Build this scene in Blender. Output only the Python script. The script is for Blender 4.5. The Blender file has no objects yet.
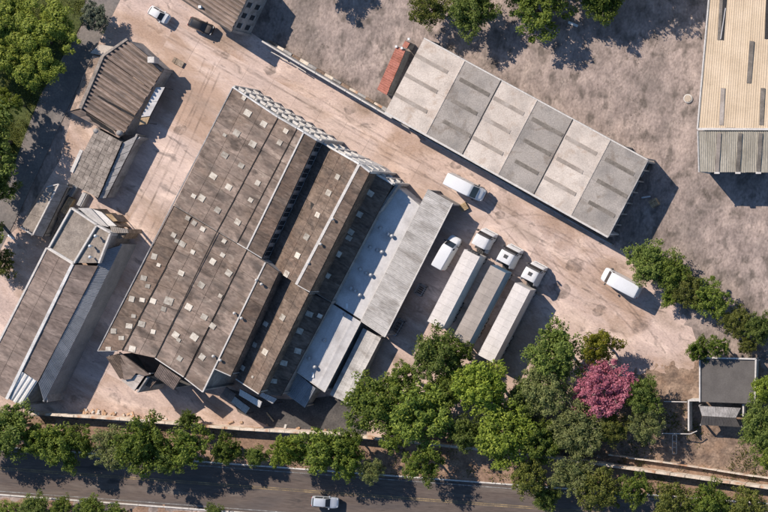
import bpy, math, random
import numpy as np
from mathutils import Vector, Matrix, noise as mnoise

S = bpy.context.scene
COL = S.collection
random.seed(7)

# ------------------------------------------------------------------ camera
K = 6.4            # photograph pixels per metre on the ground
HC = 250.0         # flying height of the camera
def G(px, py): return ((px - 384) / K, (256 - py) / K)
CX, CY = G(1080, 245)
cam = bpy.data.cameras.new('camera')
camo = bpy.data.objects.new('camera', cam)
COL.objects.link(camo)
camo.location = (CX, CY, HC)
cam.sensor_width = 36
cam.lens = 36 * HC / 120.0
cam.shift_x = -CX / 120.0
cam.shift_y = -CY / 120.0
cam.clip_end = 5000
S.camera = camo

# ------------------------------------------------------------------ light
SHX, SHY = 0.64, -0.77          # direction the shadows fall on the ground
ELEV = math.radians(43)
world = bpy.data.worlds.new('World')
S.world = world
world.use_nodes = True
wn = world.node_tree
sky = wn.nodes.new('ShaderNodeTexSky')
sky.sky_type = 'NISHITA'
sky.sun_disc = False
sky.sun_elevation = ELEV
sky.ozone_density = 4.0
sky.dust_density = 0.3
sky.sun_rotation = math.atan2(-SHX, -SHY)
bg = wn.nodes['Background']
wn.links.new(sky.outputs[0], bg.inputs[0])
bg.inputs[1].default_value = 0.1
sun = bpy.data.lights.new('sun', 'SUN')
sun.energy = 5.0
sun.angle = math.radians(0.5)
sun.color = (1.0, 0.83, 0.69)
suno = bpy.data.objects.new('sun', sun)
COL.objects.link(suno)
ld = Vector((SHX * math.cos(ELEV), SHY * math.cos(ELEV), -math.sin(ELEV)))
suno.rotation_euler = ld.to_track_quat('-Z', 'Y').to_euler()
suno.location = (-40, 50, 80)
vs = S.view_settings
vs.view_transform = 'Standard'
vs.look = 'None'
vs.exposure = 0.42
vs.gamma = 1.0

# ------------------------------------------------------------------ helpers
def W(px, py, h=0.0):
    """place seen at pixel px,py of the photograph when it is h metres up"""
    gx, gy = G(px, py)
    s = (HC - h) / HC
    return Vector((CX + (gx - CX) * s, CY + (gy - CY) * s, h))

MATS = {}
def M(name, cols, scale=0.35, rough=0.9, fine=0.25, fscale=5.0, rnd=0.0, bump=0.0, metal=0.0,
      stain=None, stain_scale=0.6, stain_amt=0.5, stain_lo=0.5, stain_hi=0.66, stretch=None, island=0.0,
      spec=0.3, coat=0.0, bscale=6.0, stain2=None):
    if name in MATS: return MATS[name]
    m = bpy.data.materials.new(name); m.use_nodes = True
    nt = m.node_tree; N = nt.nodes; L = nt.links
    b = N['Principled BSDF']
    b.inputs['Roughness'].default_value = rough
    b.inputs['Metallic'].default_value = metal
    b.inputs['Specular IOR Level'].default_value = spec
    b.inputs['Coat Weight'].default_value = coat
    geo = N.new('ShaderNodeNewGeometry')
    vec = geo.outputs['Position']
    if stretch:
        ang, fac = stretch
        r = N.new('ShaderNodeVectorRotate'); r.rotation_type = 'Z_AXIS'
        r.inputs['Angle'].default_value = ang
        L.new(vec, r.inputs['Vector'])
        mu = N.new('ShaderNodeVectorMath'); mu.operation = 'MULTIPLY'
        mu.inputs[1].default_value = (1.0 / fac, 1, 1)
        L.new(r.outputs[0], mu.inputs[0]); vec = mu.outputs[0]
    n1 = N.new('ShaderNodeTexNoise'); n1.inputs['Scale'].default_value = scale
    n1.inputs['Detail'].default_value = 7; n1.inputs['Roughness'].default_value = 0.65
    L.new(vec, n1.inputs['Vector'])
    cr = N.new('ShaderNodeValToRGB')
    k = len(cols)
    while len(cr.color_ramp.elements) < k: cr.color_ramp.elements.new(0.5)
    for i, c in enumerate(cols):
        e = cr.color_ramp.elements[i]
        e.position = 0.3 + 0.4 * (i / max(1, k - 1)); e.color = (c[0], min(.8, c[1]*1.09), min(.8, c[2]*1.17), 1)
    L.new(n1.outputs['Fac'], cr.inputs[0])
    col = cr.outputs[0]
    for st_ in (stain2 or []):
        sc_, s_scale, s_amt, s_lo, s_hi = st_
        n4 = N.new('ShaderNodeTexNoise'); n4.inputs['Scale'].default_value = s_scale
        n4.inputs['Detail'].default_value = 6; n4.inputs['Roughness'].default_value = .6; n4.inputs['Distortion'].default_value = .6
        L.new(vec, n4.inputs['Vector'])
        mr = N.new('ShaderNodeMapRange'); mr.inputs[1].default_value = s_lo; mr.inputs[2].default_value = s_hi
        mr.inputs[4].default_value = s_amt
        L.new(n4.outputs['Fac'], mr.inputs[0])
        mx = N.new('ShaderNodeMix'); mx.data_type = 'RGBA'
        L.new(mr.outputs[0], mx.inputs[0]); L.new(col, mx.inputs[6]); mx.inputs[7].default_value = (*sc_, 1)
        col = mx.outputs[2]
    if stain:
        n3 = N.new('ShaderNodeTexNoise'); n3.inputs['Scale'].default_value = stain_scale
        n3.inputs['Detail'].default_value = 5
        L.new(vec, n3.inputs['Vector'])
        mr = N.new('ShaderNodeMapRange'); mr.inputs[1].default_value = stain_lo; mr.inputs[2].default_value = stain_hi
        mr.inputs[4].default_value = stain_amt
        L.new(n3.outputs['Fac'], mr.inputs[0])
        mx = N.new('ShaderNodeMix'); mx.data_type = 'RGBA'
        L.new(mr.outputs[0], mx.inputs[0]); L.new(col, mx.inputs[6]); mx.inputs[7].default_value = (stain[0], stain[1]*1.09, stain[2]*1.17, 1)
        col = mx.outputs[2]
    n2 = N.new('ShaderNodeTexNoise'); n2.inputs['Scale'].default_value = fscale; n2.inputs['Detail'].default_value = 3
    L.new(vec, n2.inputs['Vector'])
    f = N.new('ShaderNodeMapRange'); f.inputs[1].default_value = 0.3; f.inputs[2].default_value = 0.7
    f.inputs[3].default_value = 1 - fine; f.inputs[4].default_value = 1 + fine
    L.new(n2.outputs['Fac'], f.inputs[0])
    val = f.outputs[0]
    if rnd or island:
        if rnd:
            oi = N.new('ShaderNodeObjectInfo'); src = oi.outputs['Random']; a = rnd
        else:
            src = geo.outputs['Random Per Island']; a = island
        r2 = N.new('ShaderNodeMapRange'); r2.inputs[3].default_value = 1 - a; r2.inputs[4].default_value = 1 + a
        L.new(src, r2.inputs[0])
        mm = N.new('ShaderNodeMath'); mm.operation = 'MULTIPLY'
        L.new(val, mm.inputs[0]); L.new(r2.outputs[0], mm.inputs[1]); val = mm.outputs[0]
    sc = N.new('ShaderNodeVectorMath'); sc.operation = 'SCALE'
    L.new(col, sc.inputs[0]); L.new(val, sc.inputs['Scale'])
    L.new(sc.outputs[0], b.inputs['Base Color'])
    if bump:
        nb = N.new('ShaderNodeTexNoise'); nb.inputs['Scale'].default_value = bscale; nb.inputs['Detail'].default_value = 4
        L.new(vec, nb.inputs['Vector'])
        bp = N.new('ShaderNodeBump'); bp.inputs['Strength'].default_value = bump; bp.inputs['Distance'].default_value = 0.1
        L.new(nb.outputs['Fac'], bp.inputs['Height']); L.new(bp.outputs[0], b.inputs['Normal'])
    MATS[name] = m
    return m

def leafmat(name, cols, trans=0.38):
    if name in MATS: return MATS[name]
    m = bpy.data.materials.new(name); m.use_nodes = True
    nt = m.node_tree; N = nt.nodes; L = nt.links
    b = N['Principled BSDF']; b.inputs['Roughness'].default_value = 0.6
    b.inputs['Specular IOR Level'].default_value = 0.25
    geo = N.new('ShaderNodeNewGeometry')
    oi = N.new('ShaderNodeObjectInfo')
    nz = N.new('ShaderNodeTexNoise'); nz.inputs['Scale'].default_value = 0.8; nz.inputs['Detail'].default_value = 2
    L.new(geo.outputs['Position'], nz.inputs['Vector'])
    a = N.new('ShaderNodeMath'); a.operation = 'MULTIPLY_ADD'; a.inputs[1].default_value = 0.55
    L.new(geo.outputs['Random Per Island'], a.inputs[0]); 
    s2 = N.new('ShaderNodeMath'); s2.operation = 'MULTIPLY'; s2.inputs[1].default_value = 0.45
    L.new(nz.outputs['Fac'], s2.inputs[0]); L.new(s2.outputs[0], a.inputs[2])
    cr = N.new('ShaderNodeValToRGB')
    while len(cr.color_ramp.elements) < len(cols): cr.color_ramp.elements.new(0.5)
    for i, c in enumerate(cols):
        e = cr.color_ramp.elements[i]; e.position = 0.15 + 0.7 * i / (len(cols) - 1); e.color = (*c, 1)
    L.new(a.outputs[0], cr.inputs[0])
    r2 = N.new('ShaderNodeMapRange'); r2.inputs[3].default_value = 0.78; r2.inputs[4].default_value = 1.22
    L.new(oi.outputs['Random'], r2.inputs[0])
    sc = N.new('ShaderNodeVectorMath'); sc.operation = 'SCALE'
    L.new(cr.outputs[0], sc.inputs[0]); L.new(r2.outputs[0], sc.inputs['Scale'])
    L.new(sc.outputs[0], b.inputs['Base Color'])
    t = N.new('ShaderNodeBsdfTranslucent'); L.new(sc.outputs[0], t.inputs[0])
    ms = N.new('ShaderNodeMixShader'); ms.inputs[0].default_value = trans
    L.new(b.outputs[0], ms.inputs[1]); L.new(t.outputs[0], ms.inputs[2])
    L.new(ms.outputs[0], N['Material Output'].inputs[0])
    MATS[name] = m
    return m

def tag(o, label=None, cat=None, group=None, kind=None):
    if label: o['label'] = label
    if cat: o['category'] = cat
    if group: o['group'] = group
    if kind: o['kind'] = kind
    return o

def thing(name, label, cat, loc=(0, 0, 0), rotz=0.0, group=None):
    o = bpy.data.objects.new(name, None)
    o.empty_display_size = 0.3
    COL.objects.link(o)
    o.location = (loc[0], loc[1], loc[2] if len(loc) > 2 else 0)
    o.rotation_euler = (0, 0, rotz)
    return tag(o, label, cat, group)

def link(name, me, mat, parent=None, smooth=False):
    o = bpy.data.objects.new(name, me); COL.objects.link(o)
    if mat and not me.materials: me.materials.append(mat)
    if parent: o.parent = parent
    if smooth: me.polygons.foreach_set('use_smooth', [True] * len(me.polygons))
    return o

def rootloc(p):
    v = Vector((0, 0, 0))
    while p is not None:
        v += p.location; p = p.parent
    return v

class MB:
    """collects faces; build() links them as one mesh object"""
    def __init__(s): s.v = []; s.f = []
    def add(s, vs_, fs):
        k = len(s.v); s.v += [tuple(p) for p in vs_]; s.f += [tuple(i + k for i in f) for f in fs]; return s
    def box(s, x0, x1, y0, y1, z0, z1):
        return s.add([(x0,y0,z0),(x1,y0,z0),(x1,y1,z0),(x0,y1,z0),(x0,y0,z1),(x1,y0,z1),(x1,y1,z1),(x0,y1,z1)],
                     [(3,2,1,0),(4,5,6,7),(0,1,5,4),(1,2,6,5),(2,3,7,6),(3,0,4,7)])
    def hexa(s, bot, top):
        return s.add(list(bot) + list(top), [(3,2,1,0),(4,5,6,7),(0,1,5,4),(1,2,6,5),(2,3,7,6),(3,0,4,7)])
    def prism(s, poly, z0, z1):
        n = len(poly)
        vs_ = [(p[0], p[1], z0) for p in poly] + [(p[0], p[1], z1) for p in poly]
        fs = [tuple(range(n))[::-1], tuple(range(n, 2 * n))] + [(i, (i+1) % n, n + (i+1) % n, n + i) for i in range(n)]
        return s.add(vs_, fs)
    def tube(s, pts, rads, n=6):
        rings = []
        k0 = len(s.v)
        pts = [Vector(p) for p in pts]
        for i, p in enumerate(pts):
            d = (pts[min(i+1, len(pts)-1)] - pts[max(i-1, 0)]).normalized()
            a = d.cross(Vector((0.3, 0.2, 1)) if abs(d.z) < 0.9 else Vector((1, 0, 0))).normalized(); b = d.cross(a)
            for q in range(n):
                t = 2 * math.pi * q / n
                s.v.append(tuple(p + (a * math.cos(t) + b * math.sin(t)) * rads[i]))
        for i in range(len(pts) - 1):
            for q in range(n):
                s.f.append((k0 + i*n + q, k0 + i*n + (q+1) % n, k0 + (i+1)*n + (q+1) % n, k0 + (i+1)*n + q))
        s.f.append(tuple(k0 + q for q in range(n))[::-1])
        e = k0 + (len(pts)-1)*n
        s.f.append(tuple(e + q for q in range(n)))
        return s
    def bar(s, a, b, w, h=None, up=Vector((0, 0, 1))):
        a = Vector(a); b = Vector(b); d = (b - a).normalized(); h = h or w
        if abs(d.z) > 0.95: up = Vector((1, 0, 0))
        x = d.cross(up).normalized(); y = x.cross(d)
        o = [(-x*w/2 - y*h/2), (x*w/2 - y*h/2), (x*w/2 + y*h/2), (-x*w/2 + y*h/2)]
        return s.hexa([a + q for q in o], [b + q for q in o])
    def mesh(s, name, off=Vector((0, 0, 0))):
        me = bpy.data.meshes.new(name)
        me.from_pydata([(v[0]-off[0], v[1]-off[1], v[2]-off[2]) for v in s.v], [], s.f)
        me.update()
        return me
    def build(s, name, mat, parent=None, smooth=False, local=False):
        off = Vector((0, 0, 0)) if (local or parent is None) else rootloc(parent)
        return link(name, s.mesh(name, off), mat, parent, smooth)

def bil(q, u, v):
    a, b, c, d = q
    return (a * (1-u) + b * u) * (1-v) + (d * (1-u) + c * u) * v

def Q(*pts): return [W(*p) for p in pts]

def sheets(parent, q, size, mat, name='roof_sheet', gap=0.022, th=0.05, jit=0.012, deck=None, lap=0.03):
    """flat roof sheets, each one an object, with lapped edges over a dark deck"""
    lu = ((q[1]-q[0]).length + (q[2]-q[3]).length) / 2; lv = ((q[3]-q[0]).length + (q[2]-q[1]).length) / 2
    nu = max(1, round(lu / size[0])); nv = max(1, round(lv / size[1]))
    gu = gap / lu * 1.0; gv = gap / lv
    for i in range(nu):
        for j in range(nv):
            u0, u1 = i/nu + gu, (i+1)/nu - gu; v0, v1 = j/nv + gv, (j+1)/nv - gv
            dz = random.uniform(-jit, jit)
            top = [bil(q, u0, v0), bil(q, u1, v0), bil(q, u1, v1), bil(q, u0, v1)]
            top = [p + Vector((0, 0, dz + (lap if k > 1 else 0))) for k, p in enumerate(top)]
            bot = [p - Vector((0, 0, th)) for p in top]
            MB().hexa([bot[0], bot[3], bot[2], bot[1]], [top[0], top[3], top[2], top[1]]).build(name, mat, parent)
    dk = deck or MATS['dark_deck']
    t = [p - Vector((0, 0, 0.09)) for p in q]; b = [p - Vector((0, 0, 0.2)) for p in q]
    MB().hexa([b[0], b[3], b[2], b[1]], [t[0], t[3], t[2], t[1]]).build('roof_deck', dk, parent)

def corr(parent, q, width, ribs, rh, mat, name='roof_sheet', gap=0.01, jit=0.015, rw=0.4):
    """ribbed sheets running from edge ab down to edge dc"""
    lu = ((q[1]-q[0]).length + (q[2]-q[3]).length) / 2
    n = max(1, round(lu / width))
    up = (q[1]-q[0]).cross(q[3]-q[0]).normalized()
    if up.z < 0: up = -up
    for i in range(n):
        u0 = i/n + gap/lu; u1 = (i+1)/n - gap/lu
        dz = random.uniform(-jit, jit); e0 = random.uniform(-.01, .01)
        prof = [(0, 0)]
        for r in range(ribs):
            a = (r + 0.5 - rw/2) / ribs; c = (r + 0.5 + rw/2) / ribs; s_ = 0.12 / ribs
            prof += [(a - s_, 0), (a + s_*0.3, rh), (c - s_*0.3, rh), (c + s_, 0)]
        prof += [(1, 0)]
        T = []; 
        for v in (0, 1 + e0):
            for (t, hh) in prof: T.append(bil(q, u0 + (u1-u0)*t, v) + up * (hh + dz))
        m = len(prof)
        for v in (0, 1 + e0):
            for t in (0, 1): T.append(bil(q, u0 + (u1-u0)*t, v) + up * (dz - 0.03))
        F = [(k, k+m, k+1+m, k+1) for k in range(m-1)]
        # orient upwards
        nrm = (T[m]-T[0]).cross(T[1]-T[0])
        if nrm.dot(up) < 0: F = [f[::-1] for f in F]
        F += [(2*m, 2*m+1, 2*m+3, 2*m+2), (0, 2*m, 2*m+2, m), (m-1, 2*m-1, 2*m+3, 2*m+1)]
        F += [tuple(range(m)) + (2*m+1, 2*m), tuple(range(m, 2*m)) + (2*m+3, 2*m+2)]
        MB().add(T, F).build(name, mat, parent)
    t = [p - up * 0.07 for p in q]; b = [p - up * 0.16 for p in q]
    MB().hexa([b[0], b[3], b[2], b[1]], [t[0], t[3], t[2], t[1]]).build('roof_deck', MATS['dark_deck'], parent)

def wall(parent, a, b, ctr, mat, z0=0.0, drop=0.22, inset=0.25, th=0.22, name='wall'):
    """wall below the eave a-b, set in under the roof towards ctr"""
    a = a.copy(); b = b.copy()
    d = (b - a); d.z = 0; n = Vector((-d.y, d.x, 0)).normalized()
    if (Vector((ctr[0], ctr[1], 0)) - Vector((a.x, a.y, 0))).dot(n) < 0: n = -n
    a1 = a + n*inset; b1 = b + n*inset; a2 = a1 + n*th; b2 = b1 + n*th
    def z(p, zz): return Vector((p.x, p.y, zz))
    bot = [z(a1, z0), z(b1, z0), z(b2, z0), z(a2, z0)]
    top = [z(a1, a.z-drop), z(b1, b.z-drop), z(b2, b.z-drop), z(a2, a.z-drop)]
    return MB().hexa(bot, top).build(name, mat, parent)

def cap(parent, a, b, w, h, mat, name='ridge_cap', lift=0.05):
    return MB().bar(a + Vector((0, 0, lift)), b + Vector((0, 0, lift)), w, h).build(name, mat, parent)

def inside(poly, x, y):
    c = False; n = len(poly); j = n - 1
    for i in range(n):
        xi, yi = poly[i]; xj, yj = poly[j]
        if (yi > y) != (yj > y) and x < (xj - xi) * (y - yi) / (yj - yi) + xi: c = not c
        j = i
    return c

def flat(name, pxs, z, mat, kind='structure', parent=None):
    P = [G(*p) for p in pxs]
    m = MB().prism(P, z - 0.25, z)
    o = m.build(name, mat, parent)
    if kind: o['kind'] = kind
    return o

def edge_dist(P, x, y):
    b = 1e9
    for i in range(len(P)):
        ax, ay = P[i-1]; bx, by = P[i]
        dx, dy = bx-ax, by-ay; t = max(0, min(1, ((x-ax)*dx + (y-ay)*dy) / (dx*dx + dy*dy + 1e-9)))
        b = min(b, math.hypot(x-ax-t*dx, y-ay-t*dy))
    return b

def relief(name, pxs, step, amp, sc, mat, base=0.02, kind='structure', seed=0.0, fade=3.0, lift=.12):
    P = [G(*p) for p in pxs]
    xs = [p[0] for p in P]; ys = [p[1] for p in P]
    nx = int((max(xs)-min(xs))/step)+1; ny = int((max(ys)-min(ys))/step)+1
    V = []; idx = {}; F = []
    def vid(i, j):
        if (i, j) not in idx:
            x = min(xs)+i*step; y = min(ys)+j*step
            e = min(1.0, edge_dist(P, x, y) / fade)
            z = base + amp*(0.5+0.5*mnoise.fractal(Vector((x*sc, y*sc, seed)), 1.0, 2.0, 4)) * (.25 + .75*e) + lift * (e - .5) + .11 * (1-e) * mnoise.fractal(Vector((x*.7, y*.7, seed)), .8, 2.1, 5)
            idx[(i, j)] = len(V); V.append((x, y, z))
        return idx[(i, j)]
    for i in range(nx):
        for j in range(ny):
            if inside(P, min(xs)+(i+.5)*step, min(ys)+(j+.5)*step):
                F.append((vid(i, j), vid(i+1, j), vid(i+1, j+1), vid(i, j+1)))
    o = MB().add(V, F).build(name, mat, None, True)
    o['kind'] = kind
    return o

# ------------------------------------------------------------------ materials
M('dark_deck', [(.02, .019, .018), (.035, .032, .03)])
conc = M('yard_concrete', [(0.333, 0.254, 0.215), (0.467, 0.356, 0.299), (0.555, 0.433, 0.368)], scale=.16, fine=.1, fscale=5, rnd=.05, stretch=(math.radians(30), 2.6),
         stain2=[((.62, .52, .46), .4, .75, .5, .64), ((.19, .165, .155), .8, .8, .57, .69), ((.30, .21, .15), .12, .7, .46, .6), ((.15, .13, .125), 2.2, .7, .64, .72)],
         stain=(.23, .17, .13), stain_scale=.22, stain_amt=.75, stain_lo=.52, stain_hi=.70, bump=.25)
conc2 = M('yard_concrete_base', [(0.322, 0.244, 0.209), (0.467, 0.351, 0.294), (0.555, 0.433, 0.364)], scale=.2, fine=.13, fscale=4.5, stretch=(math.radians(30), 1.8),
          stain2=[((.62, .52, .46), .4, .75, .5, .64), ((.19, .165, .155), .8, .8, .57, .69), ((.30, .21, .15), .12, .7, .46, .6), ((.15, .13, .125), 2.2, .7, .64, .72)],
          stain=(.22, .155, .115), stain_scale=.2, stain_amt=.8, stain_lo=.5, stain_hi=.7, bump=.4)
dirt = M('dry_dirt', [(0.155, 0.121, 0.104), (0.276, 0.216, 0.185), (0.384, 0.299, 0.252)], scale=.34, fine=.22, fscale=3.0, stretch=(math.radians(100), 1.35), stain2=[((.15, .135, .125), .13, .6, .46, .62), ((.34, .30, .265), .5, .4, .56, .7), ((.09, .08, .065), .9, .6, .6, .7)],
         stain=(.085, .07, .058), stain_scale=.55, stain_amt=.75, stain_lo=.52, stain_hi=.66, bump=.7, bscale=3)
soil = M('bare_soil', [(0.103, 0.071, 0.053), (0.196, 0.136, 0.097), (0.310, 0.218, 0.155)], scale=.5, fine=.3, fscale=3,
         stain=(.26, .16, .10), stain_scale=.45, stain_amt=.4, bump=.7, bscale=4)
asph = M('asphalt', [(0.072, 0.056, 0.048), (0.101, 0.078, 0.065), (0.129, 0.099, 0.082)], scale=.25, fine=.14, fscale=4,
         stain=(.055, .05, .05), stain_scale=.5, stain_amt=.6, stretch=(math.radians(4.5), 6), bump=.2, stain2=[((.15, .135, .12), .6, .7, .54, .68), ((.045, .043, .043), .9, .8, .58, .66)])
asph2 = M('old_lane_asphalt', [(.10, .09, .085), (.15, .133, .122), (.20, .17, .15)], scale=.3, fine=.18, fscale=3)
lawnm = M('lawn_soil', [(.035, .045, .014), (.06, .075, .02), (.10, .10, .035)], scale=.4, fine=.35, fscale=3)
verge = M('red_verge_soil', [(.12, .075, .052), (.22, .14, .095), (.30, .20, .14)], scale=.5, fine=.25, fscale=3, bump=.5)
paint_w = M('road_paint_white', [(.09, .085, .08), (.17, .165, .155), (.36, .35, .33)], scale=.9, fine=.3, fscale=6)
paint_y = M('road_paint_yellow', [(.09, .075, .06), (.17, .125, .07), (.36, .26, .13)], scale=.7, fine=.3, fscale=6)
fibro = M('factory_fibre_cement', [(0.124, 0.092, 0.073), (0.195, 0.146, 0.116), (0.265, 0.201, 0.161)], scale=.45, fine=.28, fscale=3.2, rnd=.13, stain2=[((.17, .13, .10), .3, .5, .5, .64), ((.30, .265, .225), 1.1, .55, .56, .68), ((.055, .046, .04), .5, .8, .53, .66)],
          stain=(.07, .058, .05), stain_scale=.8, stain_amt=.65, stain_lo=.5, stain_hi=.68, stretch=(math.radians(30), 2.2), bump=.35)
fibro_br = M('factory_fibre_brown', [(0.085, 0.061, 0.046), (0.135, 0.097, 0.072), (0.190, 0.140, 0.107)], scale=.5, fine=.3, fscale=3.2, rnd=.15, stain2=[((.145, .10, .075), .3, .5, .5, .64), ((.24, .20, .165), 1.1, .5, .57, .69)],
             stain=(.055, .043, .036), stain_scale=.9, stain_amt=.6, stretch=(math.radians(30), 2.2), bump=.35)
fibro_pk = M('left_fibre_pinkish', [(0.119, 0.089, 0.074), (0.184, 0.140, 0.116), (0.244, 0.189, 0.157)], scale=.5, fine=.3, fscale=3.2, rnd=.10,
             stain=(.07, .056, .05), stain_scale=.8, stain_amt=.6, stretch=(math.radians(30), 2.5), bump=.35)
ribm = M('old_ribbed_tile', [(0.189, 0.140, 0.107), (0.284, 0.207, 0.159), (0.378, 0.285, 0.220)], scale=.6, fine=.22, fscale=4, rnd=.24,
         stain=(.085, .07, .06), stain_scale=1.2, stain_amt=.7, stretch=(math.radians(30), 4))
tilem = M('pale_tile', [(.18, .15, .125), (.25, .21, .175), (.33, .28, .235)], scale=.8, fine=.22, fscale=4, rnd=.14,
          stain=(.11, .09, .075), stain_scale=1.1, stain_amt=.6)
metalr = M('galvanised_roof', [(0.395, 0.379, 0.363), (0.473, 0.450, 0.428), (0.549, 0.522, 0.494)], scale=.25, fine=.06, fscale=4, rnd=.05, rough=.55,
           stain=(.28, .255, .235), stain_scale=.4, stain_amt=.5, spec=.4)
shedr = M('shed_corrugated', [(0.297, 0.275, 0.248), (0.396, 0.369, 0.336), (0.484, 0.451, 0.413)], scale=.5, fine=.16, fscale=5, rnd=.08,
          stain=(.20, .175, .15), stain_scale=.9, stain_amt=.6, stretch=(math.radians(30), 2.5))
bluem = M('blue_grey_sheet', [(0.168, 0.175, 0.184), (0.224, 0.230, 0.239), (0.280, 0.280, 0.284)], scale=.6, fine=.1, fscale=5, rnd=.08, rough=.6)
whsheet = M('white_sheet', [(0.525, 0.493, 0.452), (0.630, 0.598, 0.557)], scale=.6, fine=.08, fscale=4, rnd=.05, rough=.6)
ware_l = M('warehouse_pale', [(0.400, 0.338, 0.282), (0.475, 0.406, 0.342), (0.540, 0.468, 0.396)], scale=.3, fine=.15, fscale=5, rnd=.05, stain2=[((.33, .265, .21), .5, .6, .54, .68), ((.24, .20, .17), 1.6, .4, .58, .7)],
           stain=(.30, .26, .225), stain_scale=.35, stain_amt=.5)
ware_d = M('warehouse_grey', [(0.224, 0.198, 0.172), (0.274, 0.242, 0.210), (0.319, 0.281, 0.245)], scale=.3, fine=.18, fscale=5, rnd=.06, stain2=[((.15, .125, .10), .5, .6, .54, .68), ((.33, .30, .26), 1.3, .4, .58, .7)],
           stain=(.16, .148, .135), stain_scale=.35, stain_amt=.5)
strip_d = M('skylight_grime', [(.095, .082, .068), (.15, .13, .108), (.22, .19, .16)], scale=.7, fine=.15, fscale=5)
strip_l = M('skylight_faded', [(.20, .165, .135), (.285, .24, .20), (.38, .33, .285)], scale=.35, fine=.12, fscale=5)
beige = M('beige_roof', [(0.437, 0.334, 0.223), (0.502, 0.389, 0.265), (0.558, 0.438, 0.307)], scale=.3, fine=.07, fscale=5, rnd=.035, rough=.7)
olive = M('olive_roof', [(.30, .262, .20), (.38, .335, .26), (.44, .39, .31)], scale=.5, fine=.14, fscale=5, rnd=.08, stretch=(math.radians(90), 3))
white = M('whitewash', [(.40, .385, .36), (.52, .50, .47), (.60, .58, .55)], scale=.7, fine=.12, fscale=4,
          stain=(.27, .25, .23), stain_scale=.9, stain_amt=.6)
trim = M('pale_trim', [(.42, .385, .345), (.54, .50, .45)], scale=.8, fine=.14, fscale=4)
wallg = M('grey_render', [(.22, .205, .19), (.30, .28, .26), (.37, .345, .32)], scale=.6, fine=.15, fscale=4,
          stain=(.15, .135, .125), stain_scale=.8, stain_amt=.6)
brickw = M('boundary_wall_render', [(0.391, 0.323, 0.250), (0.543, 0.458, 0.366), (0.652, 0.563, 0.463)], scale=.7, fine=.18, fscale=4,
           stain=(.36, .17, .08), stain_scale=.5, stain_amt=.8, stain_lo=.53, stain_hi=.66)
flatroof = M('flat_roof_screed', [(0.176, 0.147, 0.120), (0.238, 0.197, 0.160), (0.290, 0.244, 0.200)], scale=.6, fine=.22, fscale=5,
             stain=(.12, .10, .085), stain_scale=.8, stain_amt=.5)
greyroof = M('dark_flat_roof', [(0.079, 0.071, 0.064), (0.098, 0.088, 0.079), (0.116, 0.105, 0.094)], scale=.5, fine=.1, fscale=5)
skyl = M('skylight_sheet', [(0.305, 0.266, 0.212), (0.408, 0.365, 0.301), (0.462, 0.419, 0.353)], scale=1.2, fine=.15, fscale=4, rnd=.38, rough=.5, stain=(.22, .18, .14), stain_scale=1.4, stain_amt=.7)
redm = M('red_oxide_metal', [(0.275, 0.098, 0.068), (0.349, 0.132, 0.092), (0.390, 0.160, 0.118)], scale=.5, fine=.15, fscale=4, rnd=.1, rough=.7, stain=(.22, .075, .045), stain_scale=.9, stain_amt=.7)
glass = M('dark_glass', [(.012, .014, .016), (.02, .022, .025)], rough=.08, fine=.0, spec=.6)
dglass = M('window_pane', [(.02, .024, .03), (.05, .055, .06)], scale=1.0, rough=.15, fine=.05, spec=.5)
rubber = M('rubber', [(.015, .015, .016), (.025, .024, .024)], rough=.8)
steel = M('steel', [(.30, .30, .30), (.40, .40, .40)], rough=.45, metal=.3, fine=.08)
dsteel = M('dark_steel', [(.04, .04, .042), (.07, .068, .066)], rough=.6, fine=.1)
cpw = M('white_paint', [(0.560, 0.552, 0.536), (0.608, 0.600, 0.584)], rough=.35, fine=.03, scale=.8, coat=.3)
cpw2 = M('cab_white_paint', [(0.527, 0.510, 0.484), (0.612, 0.595, 0.570)], rough=.4, fine=.05, scale=.8, coat=.2)
cpk = M('black_paint', [(.012, .012, .013), (.02, .02, .021)], rough=.3, fine=.03, coat=.4)
cps = M('silver_paint', [(.42, .44, .46), (.50, .52, .54)], rough=.35, metal=.35, fine=.03, coat=.3)
cphood = M('faded_dark_hood', [(.05, .043, .04), (.09, .078, .07)], rough=.5, fine=.1)
trw = M('trailer_cream', [(0.496, 0.449, 0.400), (0.581, 0.528, 0.481)], scale=.6, fine=.08, fscale=4, rnd=.04, rough=.6)
trb = M('trailer_brown_tarp', [(0.264, 0.226, 0.193), (0.341, 0.292, 0.251)], scale=.6, fine=.1, fscale=4, rnd=.07, rough=.7)
trbl = M('trailer_blue_side', [(.10, .165, .235), (.14, .215, .29)], scale=.6, fine=.06, rough=.5)
lampm = M('lamp_lens', [(.55, .55, .52), (.65, .65, .62)], rough=.1, fine=0)
redl = M('tail_lens', [(.35, .02, .015), (.42, .03, .02)], rough=.15, fine=0)
wood = M('weathered_wood', [(.22, .15, .085), (.34, .24, .14), (.42, .31, .19)], scale=1.5, fine=.2, fscale=6, rnd=.15)
wood2 = M('old_board', [(.12, .09, .065), (.20, .155, .115), (.28, .22, .17)], scale=1.5, fine=.2, fscale=6, rnd=.2)
orange = M('orange_clay', [(0.285, 0.171, 0.098), (0.399, 0.253, 0.156), (0.475, 0.341, 0.234)], scale=.9, fine=.2, fscale=4, rnd=.18)
bark = M('bark', [(.07, .055, .042), (.12, .095, .075), (.17, .14, .11)], scale=2, fine=.25, fscale=6)
palebark = M('pale_bark', [(.20, .165, .13), (.28, .23, .19)], scale=2, fine=.25, fscale=6)
plast = M('white_plastic', [(.6, .6, .58), (.7, .7, .68)], fine=.05, rough=.5)
yel = M('yellow_growth', [(.22, .17, .02), (.34, .27, .04)], scale=2, fine=.3)

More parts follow.
